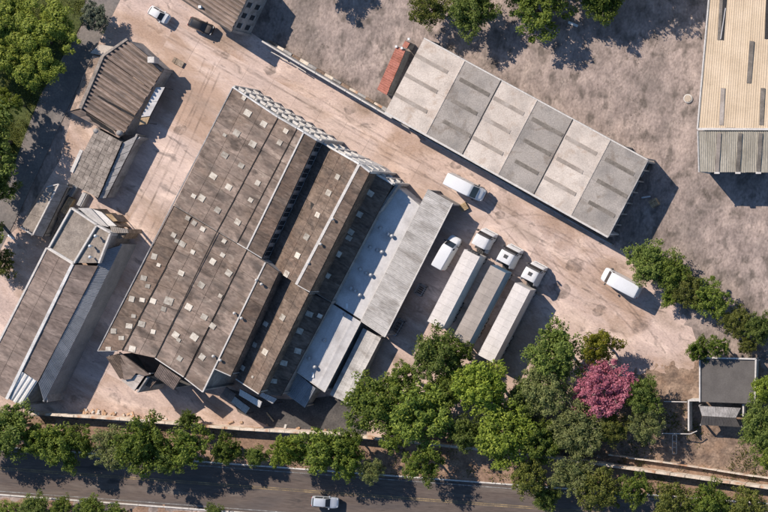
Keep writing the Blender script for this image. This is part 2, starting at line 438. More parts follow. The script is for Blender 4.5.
# ------------------------------------------------------------------ setting
o = MB().add([(-1500, -1500, -.06), (1500, -1500, -.06), (1500, 1500, -.06), (-1500, 1500, -.06)], [(0, 1, 2, 3)]).build('ground', dirt)
o['kind'] = 'structure'
YARD = [(100, -60), (190, -10), (262, 40), (400, 122), (560, 212), (640, 260), (690, 322), (700, 352), (690, 378),
        (655, 372), (625, 398), (560, 424), (430, 440), (250, 428), (40, 414), (-60, 404), (-60, 300), (20, 225), (60, 160), (92, 40)]
yard = flat('yard', YARD, 0.0, conc2)
relief('dirt_lot', [(262, 36), (300, -70), (860, -70), (860, 420), (770, 420), (757, 372), (700, 372), (684, 330), (632, 266), (552, 214), (396, 124)],
       .55, .16, .35, dirt, base=-.05)
relief('soil_yard', [(690, 360), (650, 356), (610, 380), (550, 402), (470, 420), (400, 436), (470, 450), (620, 466), (860, 497), (860, 400), (757, 352), (706, 352)],
       .25, .4, .5, soil, base=-.08, seed=4.0, fade=4.5)
flat('lawn', [(-80, -60), (88, -60), (84, 20), (40, 95), (14, 165), (-80, 330)], 0.02, lawnm)
flat('lane', [(84, -60), (100, -60), (125, -10), (92, 56), (60, 125), (18, 215), (-40, 330), (-90, 330), (0, 185), (42, 95), (86, 20)], 0.012, asph2)
flat('painted_shade_patch', [(226, 388), (262, 398), (300, 400), (330, 396), (352, 404), (372, 412), (366, 436), (330, 431), (270, 427), (238, 412)], 0.024, M('painted_shade_dark', [(.05, .045, .043), (.075, .068, .063), (.11, .096, .085)], scale=.5, fine=.2, fscale=4))  # deep shade south of factory and annex, painted as a flat dark patch
RS = .074                                   # slope of the road across the picture
def road_line(y0, x): return y0 + RS * x
def road_poly(ya, yb): return [(-200, road_line(ya, -200)), (980, road_line(ya, 980)), (980, road_line(yb, 980)), (-200, road_line(yb, -200))]
flat('verge', road_poly(414, 447.5), -0.005, verge)
flat('road', road_poly(446.5, 494), -0.03, asph)
for ya, m_, nm in ((450.5, paint_w, 'edge_line'), (467.2, paint_y, 'centre_line'), (469.0, paint_y, 'centre_line'), (491, paint_w, 'edge_line')):
    P = [G(*p) for p in road_poly(ya, ya + .8)]
    ob = MB().prism(P, -.029, -.0255).build(nm, m_); ob['kind'] = 'structure'
for ya in (446.0, 494.0):
    n = 34
    k = bpy.data.objects.new('kerb', None); COL.objects.link(k); k['kind'] = 'structure'
    for i in range(n):
        x0 = -40 + i * 25.5; x1 = x0 + 25.1
        P = [G(x0, road_line(ya, x0)), G(x1, road_line(ya, x1)), G(x1, road_line(ya + 1.5, x1)), G(x0, road_line(ya + 1.5, x0))]
        MB().prism(P, -.2, .085 + random.uniform(-.01, .01)).build('kerbstone', trim, k)
relief('far_verge', road_poly(495.6, 560)[0:1] + road_poly(495.6, 560)[1:], 1.0, .2, .4, verge, base=-.06, seed=9.0)

# concrete slabs of the yard, each with its own edges
AX = Vector((.868, -.497, 0)); AY = Vector((.497, .868, 0))
SL = 4.4
PY = [G(*p) for p in [(128, 0), (185, -4), (258, 44), (398, 126), (556, 216), (560, 300), (470, 300), (380, 340), (60, 404), (20, 404), (110, 200), (110, 130), (150, 60)]]
for i in range(-16, 17):
    for j in range(-16, 17):
        ctr = AX * (i * SL) + AY * (j * SL + (i % 2) * 0)
        cs = [ctr + AX*a*SL/2*.994 + AY*b*SL/2*.994 for a, b in ((-1, -1), (1, -1), (1, 1), (-1, 1))]
        if all(inside(PY, c.x, c.y) for c in cs):
            z = .012 + random.uniform(0, .008); t = random.uniform(-.004, .004)
            MB().hexa([(c.x, c.y, -.05) for c in cs], [(c.x, c.y, z + (t if k % 2 else -t)) for k, c in enumerate(cs)]).build('concrete_slab', conc, yard)

def film(name, colr, amt, sc):
    m = bpy.data.materials.new(name); m.use_nodes = True
    nt = m.node_tree; N = nt.nodes; L = nt.links
    b = N['Principled BSDF']; b.inputs['Base Color'].default_value = (*colr, 1); b.inputs['Roughness'].default_value = .8
    g = N.new('ShaderNodeNewGeometry'); nz = N.new('ShaderNodeTexNoise'); nz.inputs['Scale'].default_value = sc; nz.inputs['Detail'].default_value = 5
    L.new(g.outputs['Position'], nz.inputs['Vector'])
    mr = N.new('ShaderNodeMapRange'); mr.inputs[1].default_value = .34; mr.inputs[2].default_value = .74; mr.inputs[4].default_value = amt
    L.new(nz.outputs['Fac'], mr.inputs[0])
    tr = N.new('ShaderNodeBsdfTransparent'); mx = N.new('ShaderNodeMixShader')
    L.new(mr.outputs[0], mx.inputs[0]); L.new(tr.outputs[0], mx.inputs[1]); L.new(b.outputs[0], mx.inputs[2]); L.new(mx.outputs[0], N['Material Output'].inputs[0])
    return m
track_m = film('tyre_rubber_film', (.14, .115, .10), .3, .5); oil_m = film('oil_film', (.09, .08, .072), .5, 1.1)
def bez(p0, p1, p2, n=16):
    return [(p0[0]*(1-t)**2 + 2*p1[0]*t*(1-t) + p2[0]*t*t, p0[1]*(1-t)**2 + 2*p1[1]*t*(1-t) + p2[1]*t*t) for t in [i/n for i in range(n+1)]]
_tz = .03
for p0, p1, p2 in (((150, 20), (300, 110), (440, 178)), ((165, 12), (330, 112), (470, 196)), ((440, 170), (540, 240), (615, 268)), ((500, 225), (560, 205), (600, 262)), ((530, 245), (590, 270), (640, 330)),
                   ((470, 190), (530, 240), (560, 300)), ((545, 255), (600, 300), (665, 318)), ((575, 240), (630, 290), (670, 350)), ((210, 60), (180, 140), (120, 250)), ((215, 70), (160, 200), (140, 240)), ((600, 300), (560, 290), (548, 262))):
    pts = [Vector((*G(*p), 0)) for p in bez(p0, p1, p2)]
    for side in (-.85, .85):
        V = []; F = []
        for k, p in enumerate(pts):
            d = (pts[min(k+1, len(pts)-1)] - pts[max(k-1, 0)]).normalized(); n = Vector((-d.y, d.x, 0))
            for e in (-.13, .13): q_ = p + n*(side+e); V.append((q_.x, q_.y, _tz))
        F = [(2*k, 2*k+2, 2*k+3, 2*k+1) for k in range(len(pts)-1)]
        MB().add(V, F).build('tyre_mark', track_m, yard)
    _tz += .0022
for x, y, r in ((425, 135, .9), (350, 110, .7), (575, 265, 1.1), (600, 310, .9), (520, 255, .7), (270, 70, .8), (180, 130, .8), (640, 325, 1.0), (500, 215, .6), (560, 290, 1.3), (455, 165, .7), (225, 55, .6)):
    c_ = Vector((*G(x, y), _tz)); V = []
    for k in range(16):
        a = 2*math.pi*k/16; rr = r*(1 + .35*mnoise.noise(Vector((x + math.cos(a), y + math.sin(a), 0)))); V.append((c_.x + rr*1.3*math.cos(a), c_.y + rr*math.sin(a), _tz))
    MB().add(V, [tuple(range(16))]).build('oil_stain', oil_m, yard)
    _tz += .001

# ------------------------------------------------------------------ factory
def centroid(pts): 
    v = Vector((0, 0, 0))
    for p in pts: v += p
    v /= len(pts); v.z = 0
    return v

fac = thing('factory_building', 'large brown sheet-roofed factory with saw-tooth ridges and rows of pale skylights', 'factory', W(235, 260, 0))
FST = [  # strips: quad in pixels with heights, material, sheet size
    ([(233, 87, 7.5), (278, 117, 8.1), (217, 231, 8.1), (174, 205, 7.5)], fibro, 'A'),
    ([(278.6, 117.3, 8.12), (297, 128, 8.5), (237, 243, 8.5), (217.6, 231.3, 8.12)], fibro, 'A'),
    ([(297.6, 128.3, 8.52), (304, 132, 8.7), (247, 249, 8.7), (237.6, 243.3, 8.52)], fibro, 'A'),
    ([(304.6, 132.3, 8.7), (317, 140, 8.3), (262, 258, 8.3), (247.6, 249.3, 8.7)], fibro_br, 'B'),
    ([(323, 143, 6.0), (359.5, 164, 8.9), (296.5, 284.5, 8.9), (267, 263, 6.0)], fibro_br, 'B'),
    ([(360.8, 164.6, 8.95), (370, 172, 8.8), (310, 292, 8.8), (298, 285.3, 8.95)], fibro_br, 'B'),
    ([(375.5, 173.5, 5.9), (393, 184, 5.5), (331, 302, 5.5), (315.5, 293, 5.9)], fibro_br, 'B'),
    ([(173.4, 205.7, 7.3), (192, 217, 7.55), (122, 350, 7.55), (98, 351, 7.3)], fibro_br, 'A'),
    ([(192.6, 217.3, 7.57), (216.6, 231.8, 7.9), (155, 358, 7.9), (122.6, 351, 7.57)], fibro, 'A'),
    ([(217.2, 232, 7.92), (246.6, 250, 8.3), (184, 377, 8.3), (155.6, 358.2, 7.92)], fibro, 'A'),
    ([(247.2, 250.3, 8.32), (265.6, 262.5, 8.6), (203, 392, 8.6), (185, 378, 8.32)], fibro, 'A'),
    ([(266.4, 263, 8.6), (279, 272, 8.2), (231, 376, 8.2), (214, 368.5, 8.6)], fibro_br, 'B'),
    ([(284, 275, 6.0), (309, 293.2, 7.9), (259, 394, 7.9), (236, 379, 6.0)], fibro_br, 'B'),
    ([(314, 294, 5.6), (331, 302.5, 5.2), (281, 396, 5.2), (264.5, 394.5, 5.6)], fibro_br, 'B'),
]
FQ = []
for pxq, m_, kd in FST:
    q = Q(*pxq); FQ.append((pxq, q))
    sheets(fac, q, (2.5, 2.9) if kd == 'A' else (2.2, 2.9), m_)
# outer walls
fc = centroid([FQ[0][1][0], FQ[6][1][1], FQ[13][1][2], FQ[7][1][3]])
wall(fac, FQ[0][1][0], FQ[0][1][3], fc, wallg); wall(fac, FQ[7][1][0], FQ[7][1][3], fc, wallg)
for k in (7, 8, 9, 10, 11, 12, 13): wall(fac, FQ[k][1][3], FQ[k][1][2], fc, wallg)
wall(fac, FQ[6][1][1], FQ[6][1][2], fc, wallg, inset=.3); wall(fac, FQ[13][1][1], FQ[13][1][2], fc, wallg, inset=.3)
wall(fac, FQ[10][1][2] + Vector((-.1, 0, 0)), FQ[11][1][3], fc, wallg)
for k in (0, 1, 2, 3, 4, 5, 6): wall(fac, FQ[k][1][3], FQ[k][1][2], fc, wallg, z0=3.5, inset=-.05, th=.16, name='end_wall')
for k in (10, 11, 12, 13): wall(fac, FQ[k][1][0], FQ[k][1][1], centroid([FQ[k][1][2]]), wallg, z0=3.5, inset=.06, th=.16, name='end_wall')
# clerestory walls under the saw-tooth edges, with windows
def clerestory(a, b, zlo, n, wm=None):
    d = (b - a); L_ = d.length; d.normalize(); out = Vector((-d.y, d.x, 0))
    if out.dot(AX) < 0: out = -out
    p = a + out * -.12; r = b + out * -.12
    def z(v, zz): return Vector((v.x, v.y, zz))
    MB().hexa([z(p, zlo), z(r, zlo), z(r - out*.15, zlo), z(p - out*.15, zlo)],
              [z(p, a.z-.12), z(r, b.z-.12), z(r - out*.15, b.z-.12), z(p - out*.15, a.z-.12)]).build('clerestory_wall', wm or wallg, fac)
    for i in range(n):
        c0 = a + d * (L_ * (i + .12) / n); c1 = a + d * (L_ * (i + .88) / n)
        zl = zlo + .55; zh = a.z - .45
        w = MB()
        o1 = out * -.1; o2 = out * -.04
        for (p0, p1, q0, q1) in ((c0, c1, zl-.08, zl), (c0, c1, zh, zh+.08)):
            w.hexa([z(p0+o1, q0), z(p1+o1, q0), z(p1+o2, q0), z(p0+o2, q0)], [z(p0+o1, q1), z(p1+o1, q1), z(p1+o2, q1), z(p0+o2, q1)])
        for t in (0, .5, .97):
            p0 = c0 + (c1-c0)*t; p1 = p0 + d*.07
            w.hexa([z(p0+o1, zl), z(p1+o1, zl), z(p1+o2, zl), z(p0+o2, zl)], [z(p0+o1, zh), z(p1+o1, zh), z(p1+o2, zh), z(p0+o2, zh)])
        wo = w.build('window', wallg, fac)
        o1 = out * -.11; o2 = out * -.085
        pm = MB().hexa([z(c0+o1, zl), z(c1+o1, zl), z(c1+o2, zl), z(c0+o2, zl)], [z(c0+o1, zh), z(c1+o1, zh), z(c1+o2, zh), z(c0+o2, zh)])
        link('pane', pm.mesh('pane', rootloc(fac)), dglass, wo)
clerestory(FQ[3][1][1], FQ[3][1][2], 5.6, 9)
clerestory(FQ[11][1][1], FQ[11][1][2], 5.6, 0, fibro_br)
clerestory(FQ[5][1][1], FQ[5][1][2], 5.3, 0, fibro_br)
clerestory(FQ[12][1][1], FQ[12][1][2], 5.0, 0, fibro_br)
# ridge caps, flashings and copings
cap(fac, FQ[2][1][1], FQ[2][1][2], .22, .12, trim)
cap(fac, FQ[4][1][1], FQ[4][1][2], .42, .14, trim)
cap(fac, FQ[10][1][1], FQ[10][1][2], .2, .12, trim)
cap(fac, FQ[0][1][0], FQ[7][1][3], .14, .12, wallg, 'verge_flashing')
for k in (0, 1, 2): cap(fac, FQ[k][1][0], FQ[k][1][1], .2, .16, white, 'coping', .1)
for k in (3, 4, 5, 6): cap(fac, FQ[k][1][0], FQ[k][1][1], .26, .16, white, 'coping', .1)
cap(fac, FQ[3][1][1], Vector((*FQ[4][1][0].xy, FQ[4][1][0].z)), .26, .16, white, 'coping', .1)
for k in (9, 10, 11, 12): cap(fac, FQ[k][1][3], FQ[k][1][2], .13, .1, trim, 'eave_trim', .08)
for k in (2, 3, 5): cap(fac, FQ[k][1][3], FQ[k][1][2], .12, .1, trim, 'eave_trim', .08)
cap(fac, FQ[7][1][3], FQ[7][1][3] + (FQ[8][1][3] - FQ[7][1][3]) * .8, .1, .1, wallg, 'eave_trim', .08)
cap(fac, FQ[1][1][3], FQ[9][1][3], .09, .08, MATS['dark_deck'], 'roof_joint', .06)
cap(fac, FQ[8][1][0] + (FQ[8][1][3]-FQ[8][1][0])*.36, FQ[8][1][3], .09, .08, MATS['dark_deck'], 'roof_joint', .06)
cap(fac, FQ[1][1][0], FQ[1][1][3], .08, .08, MATS['dark_deck'], 'roof_joint', .05)
cap(fac, FQ[2][1][0], FQ[2][1][3], .06, .07, MATS['dark_deck'], 'roof_joint', .05)
cap(fac, FQ[10][1][0], FQ[10][1][3], .06, .07, MATS['dark_deck'], 'roof_joint', .05)

# street front with two rows of windows
def front(quads):
    for k in quads:
        a, b = FQ[k][1][0], FQ[k][1][1]
        wall(fac, a, b, fc, white, inset=.0, th=.25, drop=.06, name='front_wall')
    a = FQ[3][1][1]; b = FQ[4][1][0]
    wall(fac, a, b, fc, white, inset=.0, th=.25, drop=.06, name='front_wall')
def front_windows(A, B_, n, ztop):
    d = (B_ - A); d.z = 0; L_ = d.length; d.normalize(); out = Vector((-d.y, d.x, 0))
    if out.dot(AY) < 0: out = -out
    for i in range(n):
        t0 = (i + .24) / n; t1 = (i + .76) / n
        c0 = A + d*L_*t0; c1 = A + d*L_*t1
        for (zl, zh) in ((.9, 2.4), (3.2, 4.7), (5.4, 6.7)):
            if zh + .3 > ztop((i+.5)/n): continue
            def z(v, zz, k): return Vector((v.x + out.x*k, v.y + out.y*k, zz))
            w = MB()
            for (p0, p1, q0, q1) in ((c0, c1, zl-.1, zl), (c0, c1, zh, zh+.1), (c0-d*.1, c0, zl-.1, zh+.1), (c1, c1+d*.1, zl-.1, zh+.1)):
                w.hexa([z(p0,q0,.0), z(p1,q0,.0), z(p1,q0,.14), z(p0,q0,.14)], [z(p0,q1,.0), z(p1,q1,.0), z(p1,q1,.14), z(p0,q1,.14)])
            wo = w.build('window', white, fac)
            pm = MB().hexa([z(c0,zl,.0), z(c1,zl,.0), z(c1,zl,.03), z(c0,zl,.03)], [z(c0,zh,.0), z(c1,zh,.0), z(c1,zh,.03), z(c0,zh,.03)])
            link('pane', pm.mesh('pane', rootloc(fac)), dglass, wo)
            hx = MB().hexa([z(c0,zh+.1,.0), z(c1,zh+.1,.0), z(c1,zh+.1,.4), z(c0,zh+.1,.4)], [z(c0,zh+.18,.0), z(c1,zh+.18,.0), z(c1,zh+.18,.4), z(c0,zh+.18,.4)])
            link('hood', hx.mesh('hood', rootloc(fac)), trim, wo)
    for i in range(n + 1):
        c = A + d*L_*(i/n)
        zt = ztop(i/n) - .1
        c0 = c - d*.14; c1 = c + d*.14
        def z(v, zz, k): return Vector((v.x + out.x*k, v.y + out.y*k, zz))
        MB().hexa([z(c0,0,.0), z(c1,0,.0), z(c1,0,.3), z(c0,0,.3)], [z(c0,zt,.0), z(c1,zt,.0), z(c1,zt,.3), z(c0,zt,.3)]).build('pilaster', trim, fac)
front(range(7))
front_windows(FQ[0][1][0], FQ[3][1][1], 8, lambda t: 7.4)
front_windows(FQ[4][1][0], FQ[5][1][1], 4, lambda t: 6.0 + 2.7*min(1, t*1.25))
front_windows(FQ[6][1][0], FQ[6][1][1], 2, lambda t: 5.5)


# skylights lying on the roof sheets
def inv_bil(pxq, x, y):
    a, b, c, d = [Vector((p[0], p[1])) for p in pxq]
    u = v = .5
    for _ in range(20):
        p = (a*(1-u)+b*u)*(1-v) + (d*(1-u)+c*u)*v
        ex = x - p.x; ey = y - p.y
        du = (b-a)*(1-v) + (c-d)*v; dv = (d-a)*(1-u) + (c-b)*u
        det = du.x*dv.y - du.y*dv.x
        u += (ex*dv.y - ey*dv.x)/det; v += (du.x*ey - du.y*ex)/det
    return u, v
SKY = [(244,98,.7),(248,113,1.1),(264,124,1),(286,131,.9),(280,142.5,.9),(237,133,1.1),(225,135,.6),(253,144,1.1),(225,155,1.1),(241.5,165.5,1),(213.6,176,1.1),
 (194,196,.7),(202,198,1.1),(229,187,1),(218,210,1.1),(188,218,.8),(194.6,223,.9),(203,229,.8),(238,222,1),(258,183,.9),(251,200,.7),(174,235,.8),(177,241,.7),(182.6,244,1),(193,252,.8),
 (154.5,256.5,1),(159,265,.6),(181.5,273,.9),(224.5,241,.8),(223,255,.8),(213,261.5,1),(229,273,1),(193,280,.7),(201.6,285,1),(220.6,296,.7),(144,278,.9),(148,286,.8),
 (132,299,1),(142.5,300,.8),(153.4,301,1),(169,301,1.3),(164,309,.8),(189,307,1.1),(134,316,.7),(142,324,1.1),(129.5,326,1),(114,331,1),(121.7,338,.8),(153.4,331.7,.8),
 (125,345,1),(132.6,349,1.2),(144,358,1.2),(102,354,.8),(108.6,349,.8),(176,335,1),(179,340,.7),(194.6,337,1.3),(180,358.5,.9),(204.5,317,1),(213,326,1),(202.4,357,1.1),
 (255,345,.9),(266,324,.9),(243,368,.9),(265.4,352,1),(253,377,.5),(274,381,.9),(338,177,1),(329,193,1),(318,215,1),(307,237,1.1),(298,255.6,1),(287,274,1.1),(370,193,1.1),(359,214,1.1),
 (351,232,1),(338,253.5,1.2),(349,238,.9),(327,275,1.1),(283,317.5,1),(309.5,314,1),(300,331,1),(298,351,1.1),(284,363,1),(320,316,.7)]
_sm = MB().box(-.5, .5, -.5, .5, 0, .06).mesh('skylight'); _sm.materials.append(skyl)
for x, y, s_ in SKY:
    for pxq, q in FQ:
        u, v = inv_bil(pxq, x, y)
        if 0.02 < u < .98 and 0.01 < v < .99:
            p = bil(q, u, v)
            ex = (bil(q, min(1, u+.01), v) - p).normalized(); ey = (bil(q, u, v-.01) - p).normalized(); ez = ex.cross(ey).normalized(); ey = ez.cross(ex)
            ob = link('skylight', _sm, None, fac)
            R = Matrix((ex, ey, ez)).transposed().to_4x4() @ Matrix.Rotation(random.uniform(-.06, .06), 4, 'Z')
            ob.matrix_local = Matrix.Translation(p - rootloc(fac) + ez*.05) @ R @ Matrix.Diagonal((s_*.92*random.uniform(.9, 1.15), s_*.82*random.uniform(.9, 1.1), 1, 1))
            break
# roof ventilators
def ventilator(parent, p, s_=1.0):
    m = MB().tube([(p.x, p.y, p.z-.1), (p.x, p.y, p.z+.75*s_)], [.16*s_]*2, 8)
    m.tube([(p.x, p.y, p.z+.75*s_), (p.x, p.y, p.z+.85*s_), (p.x, p.y, p.z+1.0*s_), (p.x, p.y, p.z+1.1*s_)], [.34*s_, .38*s_, .32*s_, .08], 10)
    return m.build('roof_vent', trim, parent, True)
for x, y, z in ((236, 313, 8.6), (243, 318, 8.4), (215, 356, 8.6), (222, 360, 8.4), (258, 280, 8.6), (263, 284, 8.4), (334, 219, 8.9), (322, 244, 8.9), (310, 263, 8.6)):
    ventilator(fac, W(x, y, z), .6)
# patched low roofs at the south-west end
q = Q((106, 357, 7.0), (119, 353.5, 7.0), (133, 377, 6.8), (120, 379, 6.8)); corr(fac, q, 1.0, 4, .05, fibro_br); wall(fac, q[0], q[3], fc, wallg); wall(fac, q[3], q[2], fc, wallg)
P = [W(a, b, 6.95) for a, b in ((119, 352), (149.5, 375), (144, 376), (136, 373), (131, 379), (124, 380))]
MB().prism([(p.x, p.y) for p in P][::-1], 6.6, 6.95).build('patched_roof', fibro, fac)
wall(fac, W(150, 376, 6.9), W(131, 379, 6.9), fc, wallg)
q = Q((121, 380, 6.6), (136, 375.5, 6.7), (145, 375.5, 6.6), (134.5, 391, 6.4)); sheets(fac, q, (1.6, 1.6), ware_l)
wall(fac, q[3], q[2], fc, wallg); wall(fac, q[0], q[3], fc, wallg)
q = Q((160, 364, 6.6), (181, 378.5, 6.6), (174, 390, 6.1), (154, 375.5, 6.1)); corr(fac, q, .9, 4, .05, fibro_pk)
wall(fac, q[3], q[2], fc, wallg)
q = Q((147, 376, 5.8), (157, 381, 5.8), (151, 388, 5.5), (140, 383, 5.5)); corr(fac, q, .9, 4, .05, fibro_br); wall(fac, q[3], q[2], fc, wallg)
for pts, z, mm in (([(226, 387), (236, 394), (230, 402), (220, 395)], 2.6, fibro_pk), ([(240, 389), (262, 402), (259, 408), (238, 395)], 3.0, whsheet), ([(234, 396), (250, 408), (245, 414), (230, 402)], 2.4, shedr), ([(262, 392), (277, 399), (272, 404), (259, 396)], 3.0, metalr)):
    q = [W(a, b, z) for a, b in pts]; q[2].z -= .25; q[3].z -= .25
    corr(fac, q, 1.1, 4, .05, mm, 'canopy_sheet')
    for c in (q[2], q[3]): MB().bar((c.x, c.y, 0), (c.x, c.y, c.z-.2), .1).build('canopy_post', dsteel, fac)

# ------------------------------------------------------------------ metal roofed annexes
an = thing('metal_roof_annex', 'pale galvanised flat-roofed annex along the factory with small round roof vents', 'annex', W(350, 300, 0))
q1 = Q((395, 185.5, 3.5), (420, 206, 3.35), (361, 321, 3.35), (332.5, 303, 3.5))
q2 = Q((332, 303.6, 3.5), (361, 322, 3.2), (325, 392, 3.2), (297, 372, 3.5))
for q in (q1, q2): corr(an, q, 3.4, 1, .035, metalr, 'roof_sheet', rw=.05)
ac = centroid(q1 + q2)
wall(an, q1[0], q1[1], ac, white, inset=.05); wall(an, q1[1], q1[2], ac, wallg); wall(an, q2[1], q2[2], ac, wallg); wall(an, q2[3], q2[2], ac, wallg)
wall(an, q1[0], q1[3], ac, wallg); wall(an, q2[0], q2[3], ac, wallg)
cap(an, q2[3], q2[2], .12, .12, trim, 'eave_trim'); cap(an, q1[1], q1[2], .1, .1, trim, 'eave_trim'); cap(an, q2[1], q2[2], .1, .1, trim, 'eave_trim')
cap(an, q1[0], q1[1], .16, .14, trim, 'coping')
pa = W(396, 184, 4.7); pb = W(378, 210, 4.7)
MB().hexa([pa+Vector((0,0,-1.2)), pb+Vector((0,0,-1.2)), pb+Vector((.35,-.2,-1.2)), pa+Vector((.35,-.2,-1.2))], [pa, pb, pb+Vector((.35,-.2,0)), pa+Vector((.35,-.2,0))]).build('parapet', wallg, an)
q3 = Q((297.5, 373.5, 2.9), (316, 388.5, 2.9), (305, 408, 2.4), (283, 392, 2.4)); corr(an, q3, 1.0, 4, .06, bluem)
wall(an, q3[3], q3[2], ac, wallg); wall(an, q3[1], q3[2], ac, wallg)
for x, y in ((389, 234), (393, 236), (378, 250), (383, 252), (367, 273), (372, 275), (356, 291), (361, 295), (346, 314), (381, 228), (371, 247), (361, 269), (352, 288), (316, 367), (310, 358), (325, 340)):
    p = W(x, y, 3.4)
    MB().tube([(p.x, p.y, p.z-.05), (p.x, p.y, p.z+.3), (p.x, p.y, p.z+.32), (p.x, p.y, p.z+.5), (p.x, p.y, p.z+.56)], [.13, .13, .3, .28, .06], 10).build('roof_vent', steel, an, True)
for x, y in ((313, 375), (347, 306)):
    p = W(x, y, 3.45); MB().box(p.x-.15, p.x+.15, p.y-.4, p.y+.4, 3.36, 3.5).build('roof_hatch', plast, an)

st = thing('narrow_metal_shed', 'narrow two-tone metal-roofed shed at the annex end beside the trees', 'shed', W(355, 365, 0))
q = Q((363, 328, 2.2), (381, 338, 2.3), (347, 404, 2.3), (330, 394, 2.2)); corr(st, q, 1.9, 1, .03, shedr, rw=.06)
c = centroid(q)
for i in range(4): wall(st, q[i], q[(i+1) % 4], c, wallg)
cap(st, q[1], q[2], .1, .1, trim, 'eave_trim')

ls = thing('long_corrugated_shed', 'long narrow shed with pale grey ribbed roof between annex and parked trucks', 'shed', W(408, 262, 0))
q = Q((428, 189, 3.9), (453, 203, 3.7), (385, 337, 3.7), (361, 321, 3.9))
corr(ls, [q[0], q[3], q[2], q[1]], 1.05, 4, .05, shedr)
c = centroid(q)
wall(ls, q[0], q[1], c, wallg); wall(ls, q[0], q[3], c, wallg); wall(ls, q[3], q[2], c, wallg)
cap(ls, q[1], q[2], .16, .14, trim, 'gutter'); cap(ls, q[3], q[2], .1, .1, trim, 'eave_trim')
for i in range(9):
    p = q[1] + (q[2]-q[1]) * ((i + .15) / 8.3); p = p - AX*1.3
    MB().bar((p.x, p.y, 0), (p.x, p.y, 3.5), .18).build('post', dsteel, ls)

# ------------------------------------------------------------------ banded warehouse
wh = thing('banded_warehouse', 'long warehouse with roof of alternating pale and grey bands', 'warehouse', W(515, 140, 0))
NWt, NWb, SEt, SEb = W(424, 38, 5.0), W(385, 112, 5.0), W(648, 160, 5.0), W(608, 237, 5.0)
bands = [0, .182, .345, .505, .665, .832, 1]
bp = []
for i in range(6):
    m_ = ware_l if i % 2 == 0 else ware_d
    a = NWt + (SEt-NWt)*bands[i]; b = NWt + (SEt-NWt)*bands[i+1]; c = NWb + (SEb-NWb)*bands[i+1]; d = NWb + (SEb-NWb)*bands[i]
    sheets(wh, [a, b, c, d], (7.2, 3.1), m_, 'roof_sheet', gap=.008, jit=.008, lap=.02)
    for r in range(3):
        v0 = .2 + r*.265; vv = .045
        if i == 0: t0, t1 = .0, .8
        elif i % 2 == 1: t0, t1 = .1 + .06*r, .97 - .05*((r+i) % 3)
        else: t0, t1 = .03 + .05*(r % 2), .88 - .09*((r+i) % 2)
        T = []
        for k in range(7):
            t = t0 + (t1-t0)*k/6
            for v in (v0, v0+vv): T.append(bil([a, b, c, d], .006+t*.988, v) + Vector((0, 0, .0*math.sin(math.pi*t) + .06)))
        F = [(2*k, 2*k+1, 2*k+3, 2*k+2) for k in range(6)]
        m0 = len(T); T += [p - Vector((0, 0, .03)) for p in T]
        F += [(2*k, 2*k+2, 2*k+2+m0, 2*k+m0) for k in range(6)] + [(2*k+1, 2*k+1+m0, 2*k+3+m0, 2*k+3) for k in range(6)]
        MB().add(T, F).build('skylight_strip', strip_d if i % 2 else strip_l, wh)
    if i: cap(wh, a, d, .2 if i % 2 else .12, .1, ware_l if i % 2 else MATS['dark_deck'], 'valley_gutter', .02)
c = centroid([NWt, NWb, SEt, SEb])
wall(wh, NWt, SEt, c, wallg); wall(wh, NWb, NWt, c, wallg); wall(wh, NWb, SEb, c, white, inset=.35)
cap(wh, NWb, SEb, .3, .25, trim, 'gutter', -.05); cap(wh, NWt, SEt, .2, .2, trim, 'gutter', -.05); cap(wh, SEt, SEb, .16, .2, wallg, 'verge_trim', -.05)
for i in range(8):
    p = SEt + (SEb-SEt)*(i/7) - AX*.4
    MB().bar((p.x, p.y, 0), (p.x, p.y, 4.8), .22).build('post', wallg, wh)
for i in range(4):
    p = SEt + (SEb-SEt)*(i/4+.02) - AX*.42; r = SEt + (SEb-SEt)*(i/4+.23) - AX*.42
    MB().bar((p.x, p.y, 2.4), (r.x, r.y, 2.4), .1, .16).build('brace', steel, wh)
wall(wh, SEt - AX*4, SEb - AX*4, c, wallg, inset=.3)

# ------------------------------------------------------------------ beige warehouse
bw = thing('beige_warehouse', 'beige metal-roofed warehouse with dark rooflight strips at the right edge', 'warehouse', W(760, 90, 0))
RA = [W(707, -60, 7.2), W(905, -60, 7.2), W(905, 129.5, 7.6), W(697.5, 129, 7.6)]
RA[0] = W(714, -60, 7.2)
n = 22
for i in range(n):
    u0 = i/n; u1 = (i+1)/n
    qq = [bil(RA, u0, 0), bil(RA, u1, 0), bil(RA, u1, 1), bil(RA, u0, 1)]
    corr(bw, qq, 2.0, 4, .035, beige)
RB = [W(697.8, 131, 7.5), W(905, 131.5, 7.5), W(905, 174, 6.2), W(699, 172, 6.2)]
corr(bw, RB, 1.4, 5, .06, olive)
c = centroid(RA + RB)
wall(bw, RA[0], RA[3], c, white, inset=.15); wall(bw, RB[0], RB[3], c, white, inset=.15); wall(bw, RB[3], RB[2], c, wallg, inset=.5)
cap(bw, RA[0], RA[3], .22, .2, trim, 'verge_trim'); cap(bw, RB[0], RB[3], .18, .18, trim, 'verge_trim')
cap(bw, RA[3], RA[2], .35, .14, trim, 'ridge_cap', .06)
def strip_on(q, x0, y0, x1, y1, w, m_, z, nm='rooflight_strip'):
    a = W(x0, y0, z); b = W(x1, y1, z)
    MB().bar(a + Vector((0, 0, .1)), b + Vector((0, 0, .1)), w, .06).build(nm, m_, bw)
open_m = M('open_roof_gap', [(.02, .02, .022), (.035, .034, .034)])
strip_on(RA, 719, 40, 724, -40, .5, strip_d, 7.35); strip_on(RA, 722.5, 40, 727.5, -40, .45, open_m, 7.36); strip_on(RA, 720.8, 39, 725.6, 8, .12, metalr, 7.4)
strip_on(RA, 767, 39, 770, -40, .7, open_m, 7.36)
